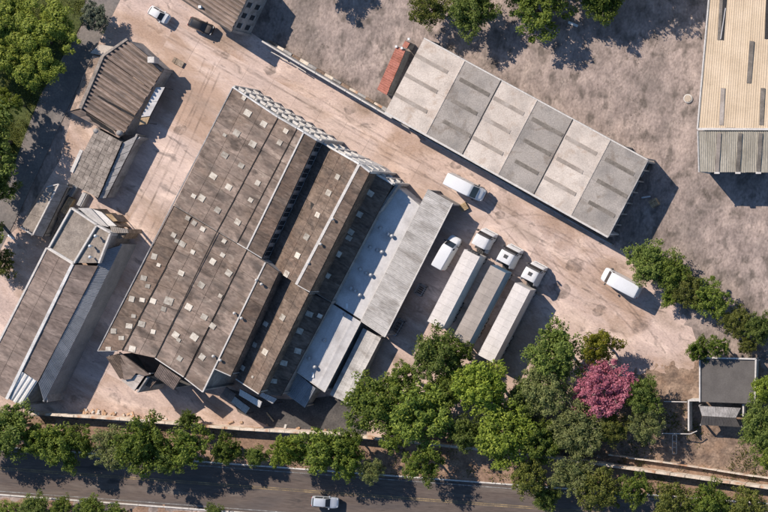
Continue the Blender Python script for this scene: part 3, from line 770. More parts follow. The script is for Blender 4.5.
strip_on(RA, 749, 83, 752, 41, .7, strip_d, 7.48); strip_on(RA, 721.5, 125, 723, 88, .65, strip_l, 7.55); strip_on(RA, 761.5, 125, 763, 88, .65, strip_d, 7.55)
for x in (717, 738, 758.5):
    a = W(x, 171.5, 6.25); b = W(x+2.4, 133, 7.46)
    MB().bar(a + Vector((0, 0, .1)), b + Vector((0, 0, .1)), .62, .06).build('rooflight_strip', strip_d if x != 717 else strip_l, bw)
    MB().box(a.x-.4, a.x+.4, a.y-.35, a.y-.05, 6.15, 6.34).build('eave_bracket', trim, bw)

# ------------------------------------------------------------------ left-hand buildings
tb = thing('ribbed_roof_house', 'old building with weathered ribbed roof and pale hip ridge near the big tree', 'building', W(120, 85, 0))
A0, A1 = W(103.5, 56, 4.9), W(81, 108.5, 4.9)
qm = [W(103.5, 56.3, 4.9), W(81.5, 108, 4.9), W(123, 135, 3.0), W(151, 90, 3.0)]
corr(tb, qm, .62, 1, .2, ribm, rw=.5, gap=.03)
corr(tb, [W(127.5, 39.3, 4.3), W(104, 55.8, 4.9), W(151.2, 89.6, 3.0), W(164, 69, 3.0)], .62, 1, .2, ribm, rw=.5, gap=.03)
ql = [W(103, 56, 4.9), W(81, 108, 4.9), W(70, 111, 4.0), W(91, 59, 4.0)]
sheets(tb, ql, (1.2, 1.6), ribm)
sheets(tb, [W(81.5, 109, 4.85), W(122, 135.5, 3.0), W(119, 138, 3.5), W(70, 112, 4.0)], (1.6, 1.2), ribm)
cap(tb, A0, A1, .5, .16, tilem, lift=.2); cap(tb, A0, W(128, 39, 4.3), .35, .14, tilem, lift=.2)
sheets(tb, Q((99, 44, 3.2), (117, 47, 3.2), (104, 56, 3.2), (90, 53, 3.2)), (2.4, 2.4), ware_l)
wall(tb, W(99, 44, 3.2), W(90, 53, 3.2), W(110, 60, 0), wallg); wall(tb, W(99, 44, 3.2), W(117, 47, 3.2), W(110, 60, 0), wallg)
c = centroid(qm)
wall(tb, W(128, 39, 4.2), W(164, 69, 3.0), c, wallg); wall(tb, W(164, 69, 3.0), W(123, 135, 3.0), c, wallg); wall(tb, W(122, 135.5, 3.0), W(70, 111, 3.4), c, wallg); wall(tb, W(91, 59, 4), W(70, 111, 4), c, wallg)
cap(tb, W(98, 96, 4.45), W(139, 118.5, 3.1), .28, .1, MATS['dark_deck'], 'roof_gap', .12)
p = W(153, 60, 4.0); MB().box(p.x-.5, p.x+.5, p.y-.45, p.y+.45, 3.2, 4.6).build('chimney', trim, tb)
for x, y, s_ in ((98, 131, 1.0), (121, 133, 1.0)):
    p = W(x, y, 3.0); MB().tube([(p.x, p.y, 2.6), (p.x, p.y, 3.3), (p.x, p.y, 3.6), (p.x, p.y, 3.7)], [.4, .42, .4, .1], 12).build('water_tank', wallg, tb, True)
sheets(tb, Q((156, 87, 2.5), (165, 87, 2.3), (150, 116, 2.3), (141, 117, 2.5)), (3, 3.2), metalr, 'canopy_sheet')
sheets(tb, Q((141, 117.5, 2.5), (150, 116.5, 2.3), (147, 124, 2.3), (139, 125, 2.5)), (3, 3), wood, 'canopy_sheet')
for x, y in ((164.5, 88), (148, 123)):
    p = W(x, y, 2.3); MB().bar((p.x, p.y, 0), (p.x, p.y, 2.2), .09).build('canopy_post', dsteel, tb)

lm = thing('tile_roof_house', 'small building with pale square-tiled roof below the ribbed roof', 'building', W(100, 165, 0))
q = [W(96, 127.5, 3.6), W(122, 142, 3.2), W(98, 198, 3.2), W(68, 182, 3.6)]
sheets(lm, q, (.85, .8), tilem, 'roof_tile', gap=.02, th=.06, jit=.025, lap=.04)
q2_ = [W(123, 142.5, 2.9), W(138, 135, 2.6), W(106, 198, 2.6), W(99, 198.5, 2.9)]
sheets(lm, q2_, (2.4, 1.3), wallg)
c = centroid(q)
for i in range(4): wall(lm, q[i], q[(i+1) % 4], c, wallg)
wall(lm, q2_[1], q2_[2], c, wallg); wall(lm, q2_[0], q2_[1], c, wallg)
cap(lm, W(82, 150, 3.6), W(72, 172, 3.6), .5, .2, trim, 'side_parapet')

fs = thing('flat_roof_shed', 'small shed with pale roof edge and grey sloping side by the tree shade', 'shed', W(45, 212, 0))
q = [W(47, 187, 3.0), W(59, 184, 3.0), W(33, 235, 3.0), W(20.5, 227, 3.0)]
sheets(fs, q, (2, 2.6), flatroof)
q2_ = [W(59.5, 184, 3.02), W(68.5, 184.5, 1.9), W(43, 237, 1.9), W(33.5, 235, 3.02)]
sheets(fs, q2_, (2, 2.6), wallg)
cap(fs, q[1], q[2], .2, .16, trim, 'coping'); cap(fs, q[2], q[3], .2, .16, trim, 'coping'); cap(fs, q[0], q[1], .16, .14, trim, 'coping')
c = centroid(q)
wall(fs, q[0], q[3], c, wallg); wall(fs, q[3], q[2], c, wallg); wall(fs, q2_[1], q2_[2], c, wallg); wall(fs, q2_[3], q2_[2], c, wallg); wall(fs, q[0], q[1], c, wallg); wall(fs, q2_[0], q2_[1], c, wallg)

lb = thing('long_gabled_workshop', 'long dark-roofed workshop with white ridge and blue-grey lean-to at left edge', 'workshop', W(45, 310, 0))
q = [W(48, 248, 5.6), W(73, 264, 6.2), W(-62, 540, 6.2), W(-92, 500, 5.6)]
q = [W(47, 248, 5.0), W(73, 264, 5.6), W(7, 399, 5.6), W(-22, 384, 5.0)]
sheets(lb, q, (2.4, 2.4), fibro_pk)
qr = [W(75, 264.5, 5.6), W(98, 266, 5.1), W(38, 382, 5.1), W(20, 369, 5.6)]
sheets(lb, qr, (2.4, 2.4), fibro_pk)
cap(lb, q[1], q[2], .45, .2, white); cap(lb, q[0], q[3], .28, .2, trim, 'parapet_coping'); cap(lb, q[0], q[1], .2, .16, trim, 'eave_trim')
corr(lb, Q((20.5, 370.5, 5.6), (37.5, 381.5, 5.1), (21, 407, 5.0), (5, 395, 5.5)), .75, 1, .12, whsheet, rw=.5)
qs = Q((99, 265, 4.9), (122.5, 243, 3.6), (60, 369, 3.6), (77, 309, 4.9))
corr(lb, [W(105, 250, 5.0), W(38.5, 383, 5.0), W(44, 402.5, 4.2), W(122, 245, 4.2)], 1.2, 5, .06, bluem)
lc = centroid(q + qr)
wall(lb, q[0], q[3], lc, wallg); wall(lb, q[3], q[2], lc, wallg); wall(lb, W(21, 407, 5.0), W(5, 395, 5.5), lc, wallg); wall(lb, qr[1], qr[2], lc, wallg, inset=.1); wall(lb, W(37.5, 381.5, 5.1), W(21, 407, 5.0), lc, wallg, inset=.1)
wall(lb, W(44, 402.5, 4.2), W(122, 245, 4.2), lc, bluem, inset=.2); wall(lb, W(38.5, 383, 4.9), W(44, 402.5, 4.2), lc, wallg)
# raised flat-roofed section
qf = Q((72.5, 208, 5.5), (98, 225, 5.5), (75, 263, 5.5), (50, 248, 5.5)); sheets(lb, qf, (5, 4), flatroof, 'roof_screed', deck=wallg)
qg = Q((98.5, 225.5, 5.5), (111.5, 233, 5.5), (100, 263, 5.5), (76, 263, 5.5)); sheets(lb, qg, (4, 4), flatroof, 'roof_screed', deck=wallg)
for a, b in ((qf[0], qf[1]), (qf[0], qf[3]), (qf[1], qf[2]), (qg[0], qg[1]), (qg[1], qg[2]), (qf[3], qf[2])):
    MB().bar(a + Vector((0, 0, .12)), b + Vector((0, 0, .12)), .26, .5).build('parapet', trim, lb)
cc = centroid(qf + qg)
wall(lb, qf[0], qg[1], cc, white); wall(lb, qg[1], qg[2], cc, wallg, inset=.1); wall(lb, qf[0], qf[3], cc, wallg); wall(lb, qf[3], qf[2], cc, wallg); wall(lb, qg[3], qg[2], cc, wallg)
for x, y in ((92, 257), (97.5, 236), (92, 246)):
    p = W(x, y, 6.0); MB().tube([(p.x, p.y, 5.8), (p.x, p.y, 6.5), (p.x, p.y, 6.52), (p.x, p.y, 6.75)], [.14, .14, .26, .1], 10).build('vent_pipe', plast, lb, True)
# lean-to roofs of scrap sheets at the north end
for pts, z, mm in (([(78, 208), (90, 208), (108, 227), (98, 225)], 4.4, metalr), ([(90, 208), (101, 212), (116, 226), (108, 226)], 3.9, whsheet), ([(101, 214), (111, 214), (117, 221), (108, 222)], 3.2, wood), ([(110, 226), (127, 229), (128, 233), (112, 233)], 4.0, ware_d), ([(113, 234), (126, 233), (122, 239), (114, 238)], 3.6, wood2)):
    q = [W(a, b, z) for a, b in pts]; q[1].z -= .15; q[2].z -= .2
    corr(lb, q, 1.1, 4, .05, mm, 'lean_to_sheet')
    wall(lb, q[1], q[2], cc, wood2, inset=.1, th=.1, name='lean_to_wall')

tp = thing('top_edge_ribbed_building', 'ribbed-roof building cut off by the top edge with a grey windowed end wall', 'building', W(225, -10, 0))
q = [W(232, 31.5, 6.0), W(172, -7, 6.4), W(190, -60, 6.4), W(276, -60, 6.0)]
corr(tp, [W(171, -8, 6.9), W(190, -46, 6.9), W(249.5, -6, 5.6), W(231, 32, 5.6)], .62, 1, .2, ribm, rw=.5, gap=.03)
c = W(230, -30, 0)
e = [W(231, 32, 5.6), W(249.5, -6, 5.6)]
gw = wall(tp, e[0], e[1] + (e[1]-e[0])*.3, c, wallg, inset=.1)
wall(tp, W(171, -8, 6.9), e[0], c, wallg, inset=.2)
cap(tp, e[0], e[1], .16, .14, dsteel, 'gutter'); cap(tp, W(171, -8, 6.9), e[0], .14, .14, dsteel, 'verge_trim')
d = (e[1]-e[0]).normalized()
for t in (.9, 2.6, 4.4):
    for zz in (1.2, 3.6):
        c0 = e[0] + d*t; out = AX*.0
        pts = [c0 - AX*.12, c0 + d*.8 - AX*.12, c0 + d*.8 - AX*.04, c0 - AX*.04]
        wo = MB().hexa([Vector((p.x, p.y, zz)) for p in pts], [Vector((p.x, p.y, zz+1.1)) for p in pts]).build('window', dglass, tp)
        pts = [c0 - AX*.12 - d*.06, c0 + d*.86 - AX*.12, c0 + d*.86 + AX*.06, c0 - AX*.0 - d*.06]
        sl = MB().hexa([Vector((p.x, p.y, zz-.1)) for p in pts], [Vector((p.x, p.y, zz-.01)) for p in pts])
        link('sill', sl.mesh('sill', rootloc(tp)), trim, wo)
p = W(201, 7, 6.3); MB().box(p.x-.2, p.x+.2, p.y-.2, p.y+.2, 6.2, 6.7).build('roof_vent', plast, tp)

# ------------------------------------------------------------------ gatehouse at lower right
gh = thing('flat_roof_gatehouse', 'small dark flat-roofed house with pale parapet and sloping tiled porch', 'house', W(728, 385, 0))
q = Q((700, 357.5, 3.4), (756, 359, 3.4), (755, 404, 3.4), (700, 402, 3.4)); sheets(gh, q, (8.5, 7), greyroof, 'roof_slab', deck=wallg)
for a, b in ((q[0], q[1]), (q[1], q[2]), (q[0], q[3])): MB().bar(a + Vector((0, 0, .06)), b + Vector((0, 0, .06)), .22, .3).build('parapet', trim, gh)
c = centroid(q)
for i in range(4): wall(gh, q[i], q[(i+1) % 4], c, wallg)
qa = [W(699, 406, 3.0), W(741, 408, 3.0), W(736, 418, 3.35), W(702, 416, 3.35)]
qb = [W(702, 416.3, 3.35), W(736, 418.3, 3.35), W(740.5, 427, 2.9), W(700.5, 425, 2.9)]
corr(gh, qa, 1.1, 5, .06, wallg, 'porch_sheet'); corr(gh, qb, 1.1, 5, .06, greyroof, 'porch_sheet')
for a in (qb[2], qb[3], qa[0]): MB().bar((a.x, a.y, 0), (a.x, a.y, 2.75), .25).build('porch_post', wallg, gh)
MB().bar(W(744, 404, 2.2), W(744, 416, 2.2), .25, 1.2).build('side_wall', trim, gh)
a = W(688.5, 400, 2.2); b = W(688.5, 431, 2.2)
MB().box(a.x-.12, a.x+.12, b.y, a.y, 0, 2.2).build('side_wall', trim, gh)
a2 = W(699.5, 401, 2.2); MB().box(a.x+.14, a2.x, a.y-.2, a.y+.1, 0, 2.3).build('side_wall', trim, gh)

fe = thing('railing_enclosure', 'dark metal railing enclosure with pale top rails left of the gatehouse', 'fence', W(676, 417, 0))
def rail_run(par, p0, p1, h, n):
    a = W(p0[0], p0[1], h); b = W(p1[0], p1[1], h)
    MB().bar(a, b, .12, .1).build('top_rail', trim, par)
    for i in range(n):
        p = a + (b-a)*((i+.5)/n); MB().bar((p.x, p.y, 0), (p.x, p.y, h-.05), .04).build('baluster', dsteel, par)
rail_run(fe, (664, 401.5), (687, 402), 2.0, 14); rail_run(fe, (662, 433.5), (690, 434), 2.0, 16); rail_run(fe, (690, 434), (697, 431), 2.0, 5)
ga = thing('metal_gate_frame', 'thin white tubular gate frame standing open below the railing enclosure', 'gate', W(675, 445, 0))
for x in (672.5, 676.5):
    a = W(x, 435, 2.0); b = W(x, 454, .3); MB().bar(a, b, .07).build('upright', trim, ga)
for t in (0, .33, .66, 1):
    a = W(672.5, 435, 2.0).lerp(W(672.5, 454, .3), t); b = W(676.5, 435, 2.0).lerp(W(676.5, 454, .3), t); MB().bar(a, b, .05).build('crossbar', trim, ga)

# ------------------------------------------------------------------ boundary walls
def wall_run(name, label, pts, h, th, mat, seg=2.6, capm=None, group=None):
    P = [W(x, y, h) for x, y in pts]
    t = thing(name, label, 'wall', (P[0].x, P[0].y, 0), 0, group)
    for a, b in zip(P[:-1], P[1:]):
        L_ = (b-a).length; n = max(1, round(L_/seg))
        for i in range(n):
            p = a + (b-a)*(i/n + .002); r = a + (b-a)*((i+1)/n - .002); d = (b-a).normalized(); nn = Vector((-d.y, d.x, 0))*th/2
            hh = h + random.uniform(-.05, .05); p = Vector((p.x, p.y, 0)); r = Vector((r.x, r.y, 0)); z = Vector((0, 0, hh))
            j = Vector((-d.y, d.x, 0))*random.uniform(-.02, .02)
            MB().hexa([p-nn+j, r-nn+j, r+nn+j, p+nn+j], [p-nn+j+z, r-nn+j+z, r+nn+j+z, p+nn+j+z]).build('wall_panel', mat, t)
            if capm:
                n2 = nn*1.35
                MB().hexa([p-n2+z, r-n2+z, r+n2+z, p+n2+z], [p-n2+z*(1+.08/hh), r-n2+z*(1+.08/hh), r+n2+z*(1+.08/hh), p+n2+z*(1+.08/hh)]).build('coping', capm, t)
    return t
wall_run('boundary_wall', 'long pale rendered boundary wall between the yard and the tree-lined road', [(28, 413), (120, 419), (240, 429), (330, 434), (420, 443), (540, 456), (640, 470), (790, 491)], 1.9, .3, brickw, 2.4, brickw)
wall_run('inner_wall', 'thin low inner wall below the gatehouse, parallel to the boundary wall', [(608, 455), (680, 465), (790, 482)], 1.0, .16, brickw, 3.0)
wall_run('dirt_lot_wall', 'narrow wall dividing the yard lane from the dirt lot by the banded warehouse', [(262, 41), (300, 64), (392, 118)], 2.6, .18, wallg, 2.8, trim)
wall_run('low_wall', 'low wall skirting the south-west side of the banded warehouse', [(392, 119), (500, 180), (612, 245)], 1.0, .16, wallg, 3.0)
fl = thing('front_railing', 'thin pale pipe railing along the lane wall near the top', 'railing', W(300, 68, 0))
for a, b in (((266, 49), (288, 61)), ((290, 62), (306, 72)), ((352, 97), (378, 112))):
    rail_run(fl, a, b, 1.1, 4)
ab = thing('lane_kerb_wall', 'brown earth retaining edge behind the lane wall on the dirt lot side', 'wall', W(330, 75, 0))
for i in range(16):
    x = 268 + i*8.2; y = 41 + i*4.75
    p = W(x, y, .5); s_ = random.uniform(.5, .9)
    a = p; b = W(x+8, y+4.6, .5)
    MB().bar(a, b, random.uniform(.25, .55), random.uniform(.4, .7)).build('stone_block', (soil, brickw, wallg)[i % 3], ab)

# ------------------------------------------------------------------ vehicles
def heading(dx, dy): return math.atan2(-dy, dx)
_wheel_cache = {}
def wheel(parent, x, y, r, w):
    key = (round(r, 3), round(w, 3))
    if key not in _wheel_cache:
        n = 18
        def lathe(prof):
            V = []; F = []
            for (rr, yy) in prof:
                for k in range(n): t = 2*math.pi*k/n; V.append((rr*math.cos(t), yy, rr*math.sin(t)))
            for i in range(len(prof)-1):
                for k in range(n): F.append((i*n+k, i*n+(k+1) % n, (i+1)*n+(k+1) % n, (i+1)*n+k))
            return V, F
        V, F = lathe([(r*.62, -w/2), (r*.95, -w/2), (r, -w*.38), (r, w*.38), (r*.95, w/2), (r*.62, w/2)])
        me = MB().add(V, F).mesh('wheel'); me.materials.append(rubber)
        V, F = lathe([(.02, -w*.42), (r*.3, -w*.42), (r*.62, -w*.47), (r*.62, w*.47), (r*.3, w*.42), (.02, w*.42)])
        m2 = MB().add(V, F).mesh('rim'); m2.materials.append(steel)
        _wheel_cache[key] = (me, m2)
    me, m2 = _wheel_cache[key]
    o = link('wheel', me, None, parent); o.location = (x, y, r)
    link('rim', m2, None, o)
    return o

def sec(x, wb, zb, zbelt, wt, zt):
    return (x, [(wb*.84, zb), (wb*.98, zb+.12), (wb, (zb+zbelt)/2), (wb*.975, zbelt), (wt, zt-.09), (wt*.93, zt-.025), (wt*.55, zt), (0, zt+.012)])
def loftP(secs, i, j):
    """j from 0..14 over the ring: left bottom, over the roof, right bottom"""
    def pt(s_, j):
        k = min(max(j, 0), 14); lo = int(math.floor(k)); hi = min(lo+1, 14); t = k - lo
        def one(n):
            if n <= 7: y, z = s_[1][n]; return Vector((s_[0], y, z))
            y, z = s_[1][14-n]; return Vector((s_[0], -y, z))
        return one(lo).lerp(one(hi), t)
    a = int(min(max(math.floor(i), 0), len(secs)-2)); t = i - a
    return pt(secs[a], j).lerp(pt(secs[a+1], j), t)
def loft(name, secs, mat, parent):
    V = []; F = []
    for i in range(len(secs)):
        for j in range(15): V.append(loftP(secs, i, j))
    for i in range(len(secs)-1):
        for j in range(14): F.append((i*15+j, (i+1)*15+j, (i+1)*15+j+1, i*15+j+1))
        F.append((i*15+14, (i+1)*15+14, (i+1)*15, i*15))
    F.append(tuple(range(15))); e = (len(secs)-1)*15; F.append(tuple(range(e+14, e-1, -1)))
    o = MB().add(V, F).build(name, mat, parent, True, True)
    try: o.data.set_sharp_from_angle(angle=math.radians(38))
    except Exception: pass
    return o
def patch(name, secs, i0, i1, j0, j1, mat, parent, off=.012, ni=4, nj=6):
    """a pane or panel that follows the body surface, a little proud of it"""
    V = []
    for a in range(ni+1):
        for b in range(nj+1):
            i = i0 + (i1-i0)*a/ni; j = j0 + (j1-j0)*b/nj
            p = loftP(secs, i, j); e = .02
            du = loftP(secs, i+e, j) - loftP(secs, i-e, j); dv = loftP(secs, i, j+e) - loftP(secs, i, j-e)
            n = du.cross(dv); n = n.normalized() if n.length > 1e-9 else Vector((0, 0, 1))
            if n.dot(p - Vector((p.x, 0, .5))) < 0: n = -n
            V.append(p + n*off)
    m0 = len(V); F = []
    for a in range(ni):
        for b in range(nj):
            q = a*(nj+1)+b; F.append((q, q+nj+1, q+nj+2, q+1))
    return MB().add(V, F).build(name, mat, parent, True, True)
def lbox(name, x0, x1, y0, y1, z0, z1, mat, parent): return MB().box(x0, x1, y0, y1, z0, z1).build(name, mat, parent, False, True)

def car(name, label, loc, ang, L_, wd, paint, hoodm=None, hatch=True, cat='car', roofm=None):
    t = thing(name, label, cat, loc, ang)
    h = L_/2; w = wd/2
    s_ = [sec(-h, w*.78, .38, .62, w*.7, .78), sec(-h+.1, w*.92, .28, .78, w*.80, .98), sec(-h+.22 if hatch else -h+.35, w*.97, .2, .86, w*.80, 1.02),
          sec(-h+.62 if hatch else -h+.95, w, .18, .9, w*.70, 1.42), sec(-h+1.0 if hatch else -h+1.3, w, .18, .9, w*.72, 1.48), sec(-.05, w, .18, .9, w*.73, 1.5),
          sec(.38, w, .18, .9, w*.71, 1.44), sec(.98, w, .18, .88, w*.83, .99), sec(1.4, w*.99, .19, .82, w*.82, .93), sec(h-.28, w*.94, .22, .68, w*.76, .80), sec(h-.06, w*.84, .3, .56, w*.66, .66), sec(h, w*.74, .36, .48, w*.6, .56)]
    b = loft('body', s_, paint, t)
    patch('windscreen', s_, 6.05, 6.95, 4.9, 9.1, glass, t)
    patch('rear_window', s_, 2.15, 2.9, 4.9, 9.1, glass, t)
    for side in (0, 1):
        for (i0, i1) in ((3.15, 4.9), (5.1, 6.6)):
            patch('side_window', s_, i0, i1, (3.15 if not side else 10.15), (3.85 if not side else 10.85), glass, t)
    if hoodm: patch('bonnet', s_, 7.1, 8.9, 4.6, 9.4, hoodm, t, .008)
    if roofm: patch('roof_panel', s_, 3.2, 5.8, 4.8, 9.2, roofm, t, .01)
    for x in (-h+.72, h-.78):
        for y in (-w+.1, w-.1): wheel(t, x, y, .31, .2)
    for y in (-1, 1):
        lbox('headlight', h-.22, h-.08, y*w*.62-.16, y*w*.62+.16, .56, .68, lampm, t)
        lbox('tail_light', -h+.02, -h+.12, y*w*.7-.1, y*w*.7+.1, .66, .92, redl, t)
        lbox('mirror', .72, .9, y*(w+.1)-.09, y*(w+.1)+.09, .9, 1.04, paint, t)
    return t

def van(label, loc, ang, L_=5.9, wd=2.0, ht=2.55, name='white_van'):
    t = thing(name, label, 'van', loc, ang, 'white delivery vans in the yard')
    h = L_/2; w = wd/2
    s_ = [sec(-h, w*.88, .45, 1.1, w*.78, ht-.22), sec(-h+.08, w*.96, .35, 1.25, w*.86, ht-.08), sec(-h+.35, w, .3, 1.3, w*.88, ht-.01), sec(0, w, .3, 1.3, w*.9, ht),
          sec(h-2.0, w, .3, 1.3, w*.88, ht-.03), sec(h-1.72, w, .3, 1.3, w*.85, ht-.12), sec(h-.88, w*.99, .3, 1.18, w*.84, 1.36), sec(h-.35, w*.93, .32, .98, w*.78, 1.14), sec(h-.08, w*.82, .36, .74, w*.66, .92), sec(h, w*.7, .42, .6, w*.58, .74)]
    loft('body', s_, cpw, t)
    patch('windscreen', s_, 5.12, 5.95, 4.6, 9.4, glass, t)
    for side in (0, 1):
        j0 = 3.1 if not side else 10.1
        patch('side_window', s_, 4.35, 5.62, j0, j0+.55, glass, t)
        patch('cargo_panel', s_, 1.2, 2.8, j0-.02, j0+.8, cpw, t, .018)
    lbox('bumper', h-.12, h+.03, -w*.72, w*.72, .36, .58, dsteel, t)
    lbox('rear_door', -h-.02, -h+.03, .02, w*.7, .6, ht-.5, cpw, t); lbox('rear_door', -h-.02, -h+.03, -w*.7, -.02, .6, ht-.5, cpw, t)
    for x in (-h+1.0, h-.95):
        for y in (-w+.12, w-.12): wheel(t, x, y, .34, .22)
    for y in (-1, 1):
        lbox('headlight', h-.32, h-.12, y*w*.66-.16, y*w*.66+.16, .78, .95, lampm, t)
        lbox('tail_light', -h-.015, -h+.06, y*w*.82-.07, y*w*.82+.07, .9, 1.5, redl, t)
        lbox('mirror', h-1.3, h-1.12, y*(w+.16)-.14, y*(w+.16)+.14, 1.25, 1.55, dsteel, t)
    return t

van('white van driving along the lane beside the grey-and-pale banded warehouse', W(468.5, 187.5, .9), heading(38, 19), 6.1, 2.2, 2.5)
van('white van parked in the shade between the long corrugated shed and the trucks', W(450, 252.3, .9), heading(20, -35), 5.5, 2.0, 2.3)
van('white van parked in the open beside the hedge trees', W(623, 282.5, .9), heading(-39, -20.5), 6.5, 2.3, 2.7)
car('white_hatchback', 'small white hatchback in the lane near the top edge', W(161.5, 15.2, .5), heading(14.5, 8.5), 3.4, 1.6, cpw)
car('black_car', 'black car with faded bonnet parked by the ribbed roof at the top', W(203.5, 26.5, .5), heading(21.5, 9.5), 3.9, 1.7, cpk, cphood)
car('silver_car', 'silver car driving on the road at the bottom edge', W(327, 501.5, .5), heading(27, 2), 4.1, 1.72, cps, None, True)

def truck(label, fx, fy, dx, dy, roofm, sidem, hatch, cabz, tl=12.5):
    p = W(fx, fy, 4.0)
    t = thing('semi_truck', label, 'truck', (p.x, p.y, 0), heading(dx, dy), 'trucks parked side by side')
    hw = 1.28
    # trailer
    tr = lbox('trailer', -tl, 0, -hw, hw, 1.15, 3.9, sidem, t)
    n = 11
    for i in range(n):
        x0 = -tl + tl*i/n + .01; x1 = -tl + tl*(i+1)/n - .01
        V = [(x0, -hw, 3.905), (x1, -hw, 3.905), (x1, hw, 3.905), (x0, hw, 3.905)]
        z = 3.985 + random.uniform(-.012, .012)
        ob = MB().hexa(V, [(x0, -hw+.02, z-.04), (x1, -hw+.02, z-.04), (x1, hw-.02, z-.04), (x0, hw-.02, z-.04)])
        k = len(ob.v); ob.add([(x0, -hw+.02, z-.04), (x1, -hw+.02, z-.04), (x1, 0, z+.02), (x0, 0, z+.02), (x1, hw-.02, z-.04), (x0, hw-.02, z-.04)], [(0, 1, 2, 3), (3, 2, 4, 5), (1, 4, 2), (0, 3, 5)])
        link('roof_panel', ob.mesh('roof_panel'), roofm, tr)
    for y in (-1, 1):
        link('top_rail', MB().box(-tl, 0, y*hw-.03, y*hw+.03, 3.84, 3.95).mesh('top_rail'), roofm, tr)
        link('bottom_rail', MB().box(-tl, 0, y*hw-.04, y*hw+.04, 1.1, 1.25).mesh('bottom_rail'), steel, tr)
        for i in range(12):
            x = -tl + .2 + i*(tl-.4)/11
            link('side_post', MB().box(x-.04, x+.04, y*hw-.025, y*hw+.025, 1.25, 3.84).mesh('side_post'), sidem, tr)
        link('rear_door', MB().box(-tl-.05, -tl, min(.03*y, y*(hw-.08)), max(.03*y, y*(hw-.08)), 1.25, 3.8).mesh('rear_door'), sidem, tr)
    for i in range(3):
        for y in (-1.02, 1.02): wheel(t, -tl+1.4+i*1.25, y, .5, .42)
    # tractor
    lbox('chassis', -2.6, 3.1, -.42, .42, .62, .95, dsteel, t)
    for y in (-1.0, 1.0):
        wheel(t, -.9, y, .5, .45); wheel(t, 2.75, y*1.02, .5, .3)
    lbox('fuel_tank', .4, 1.5, -1.15, -.6, .45, 1.0, steel, t); lbox('air_tank', .4, 1.2, .6, 1.1, .45, .95, dsteel, t)
    lbox('catwalk', .15, .95, -.6, .6, .97, 1.05, dsteel, t)
    x0 = 1.15; x1 = 3.75; w = 1.22
    zt = cabz
    s_ = [sec(x0, w*.97, .75, 2.0, w*.9, zt), sec(x0+.12, w, .7, 2.0, w*.92, zt+.03), sec(x0+1.0, w, .7, 2.0, w*.92, zt+.02), sec(x0+1.75, w, .6, 2.0, w*.9, zt-.1 if hatch else zt-.03),
          sec(x1-.95, w, .5, 1.9, w*.9, 2.95 if hatch else zt-.12), sec(x1-.36, w, .42, 1.75, w*.93, 1.98), sec(x1-.06, w*.99, .4, 1.4, w*.93, 1.6), sec(x1, w*.96, .4, 1.0, w*.92, 1.15)]
    cb = loft('cab', s_, cpw2, t)
    def sub(nm, i0, i1, j0, j1, m_, off=.015):
        return patch(nm, s_, i0, i1, j0, j1, m_, cb, off)
    sub('windscreen', 4.12, 4.92, 4.5, 9.5, glass)
    for side in (0, 1):
        j0 = 3.1 if not side else 10.25
        sub('side_window', 3.0, 4.4, j0, j0+.6, glass)
    for y in (-1, 1):
        link('mirror', MB().box(x1-.55, x1-.35, y*(w+.2)-.14, y*(w+.2)+.14, 1.9, 2.75).mesh('mirror'), dsteel, cb)
        link('headlight', MB().box(x1-.1, x1+.03, y*w*.7-.22, y*w*.7+.22, .7, .95).mesh('headlight'), lampm, cb)
    link('sun_visor', MB().hexa([(x1-1.05, -1.08, 2.96), (x1-.66, -1.02, 2.8), (x1-.66, 1.02, 2.8), (x1-1.05, 1.08, 2.96)], [(x1-1.05, -1.08, 3.04), (x1-.66, -1.02, 2.86), (x1-.66, 1.02, 2.86), (x1-1.05, 1.08, 3.04)]).mesh('sun_visor'), dsteel, cb)
    link('bumper', MB().box(x1-.1, x1+.1, -1.15, 1.15, .35, .68).mesh('bumper'), cpw2, cb)
    link('grille', MB().box(x1-.06, x1+.035, -.85, .85, .98, 1.12).mesh('grille'), dsteel, cb)
    if hatch:
        link('roof_hatch', MB().box(x0+.75, x0+1.3, -.3, .3, zt-.02, zt+.075).mesh('roof_hatch'), dsteel, cb)
        for y in (-1, 1):
            link('side_fairing', MB().hexa([(x0-.5, y*1.2-.03, .9), (x0+.05, y*1.2-.03, .8), (x0+.05, y*1.2+.03, .8), (x0-.5, y*1.2+.03, .9)], [(x0-.5, y*1.12-.03, zt-.5), (x0+.05, y*1.1-.03, zt-.1), (x0+.05, y*1.1+.03, zt-.1), (x0-.5, y*1.12+.03, zt-.5)]).mesh('side_fairing'), cpw2, cb)
    else:
        link('marker_bar', MB().bar((x0+1.9, -.9, zt+.08), (x0+1.9, .9, zt+.08), .1, .1).mesh('marker_bar'), dsteel, cb)
        for k in range(4):
            link('refrigeration_vent', MB().box(.02, .32, -.85+k*.44, -.47+k*.44, 2.9, 3.9).mesh('refrigeration_vent'), dsteel, tr)
    for k in range(3): link('air_hose', MB().tube([(x0, -.3+.3*k, 1.6), (x0-.3, -.35+.3*k, 1.2), (x0-.7, -.3+.3*k, 1.25), (.02, -.25+.25*k, 1.7)], [.03]*4, 6).mesh('air_hose'), rubber, cb)
    return t
truck('cream box truck nearest the white van, its low square cab without roof hatch', 472, 253, 37.7, -73, trw, trw, False, 3.1)
truck('middle truck with brownish trailer roof and blue trailer side', 498, 269, 37.5, -71.5, trb, trbl, True, 3.5)
truck('cream box truck on the right of the row, nearest the van by the hedge', 522.5, 286.5, 37.7, -73, trw, trw, True, 3.5)

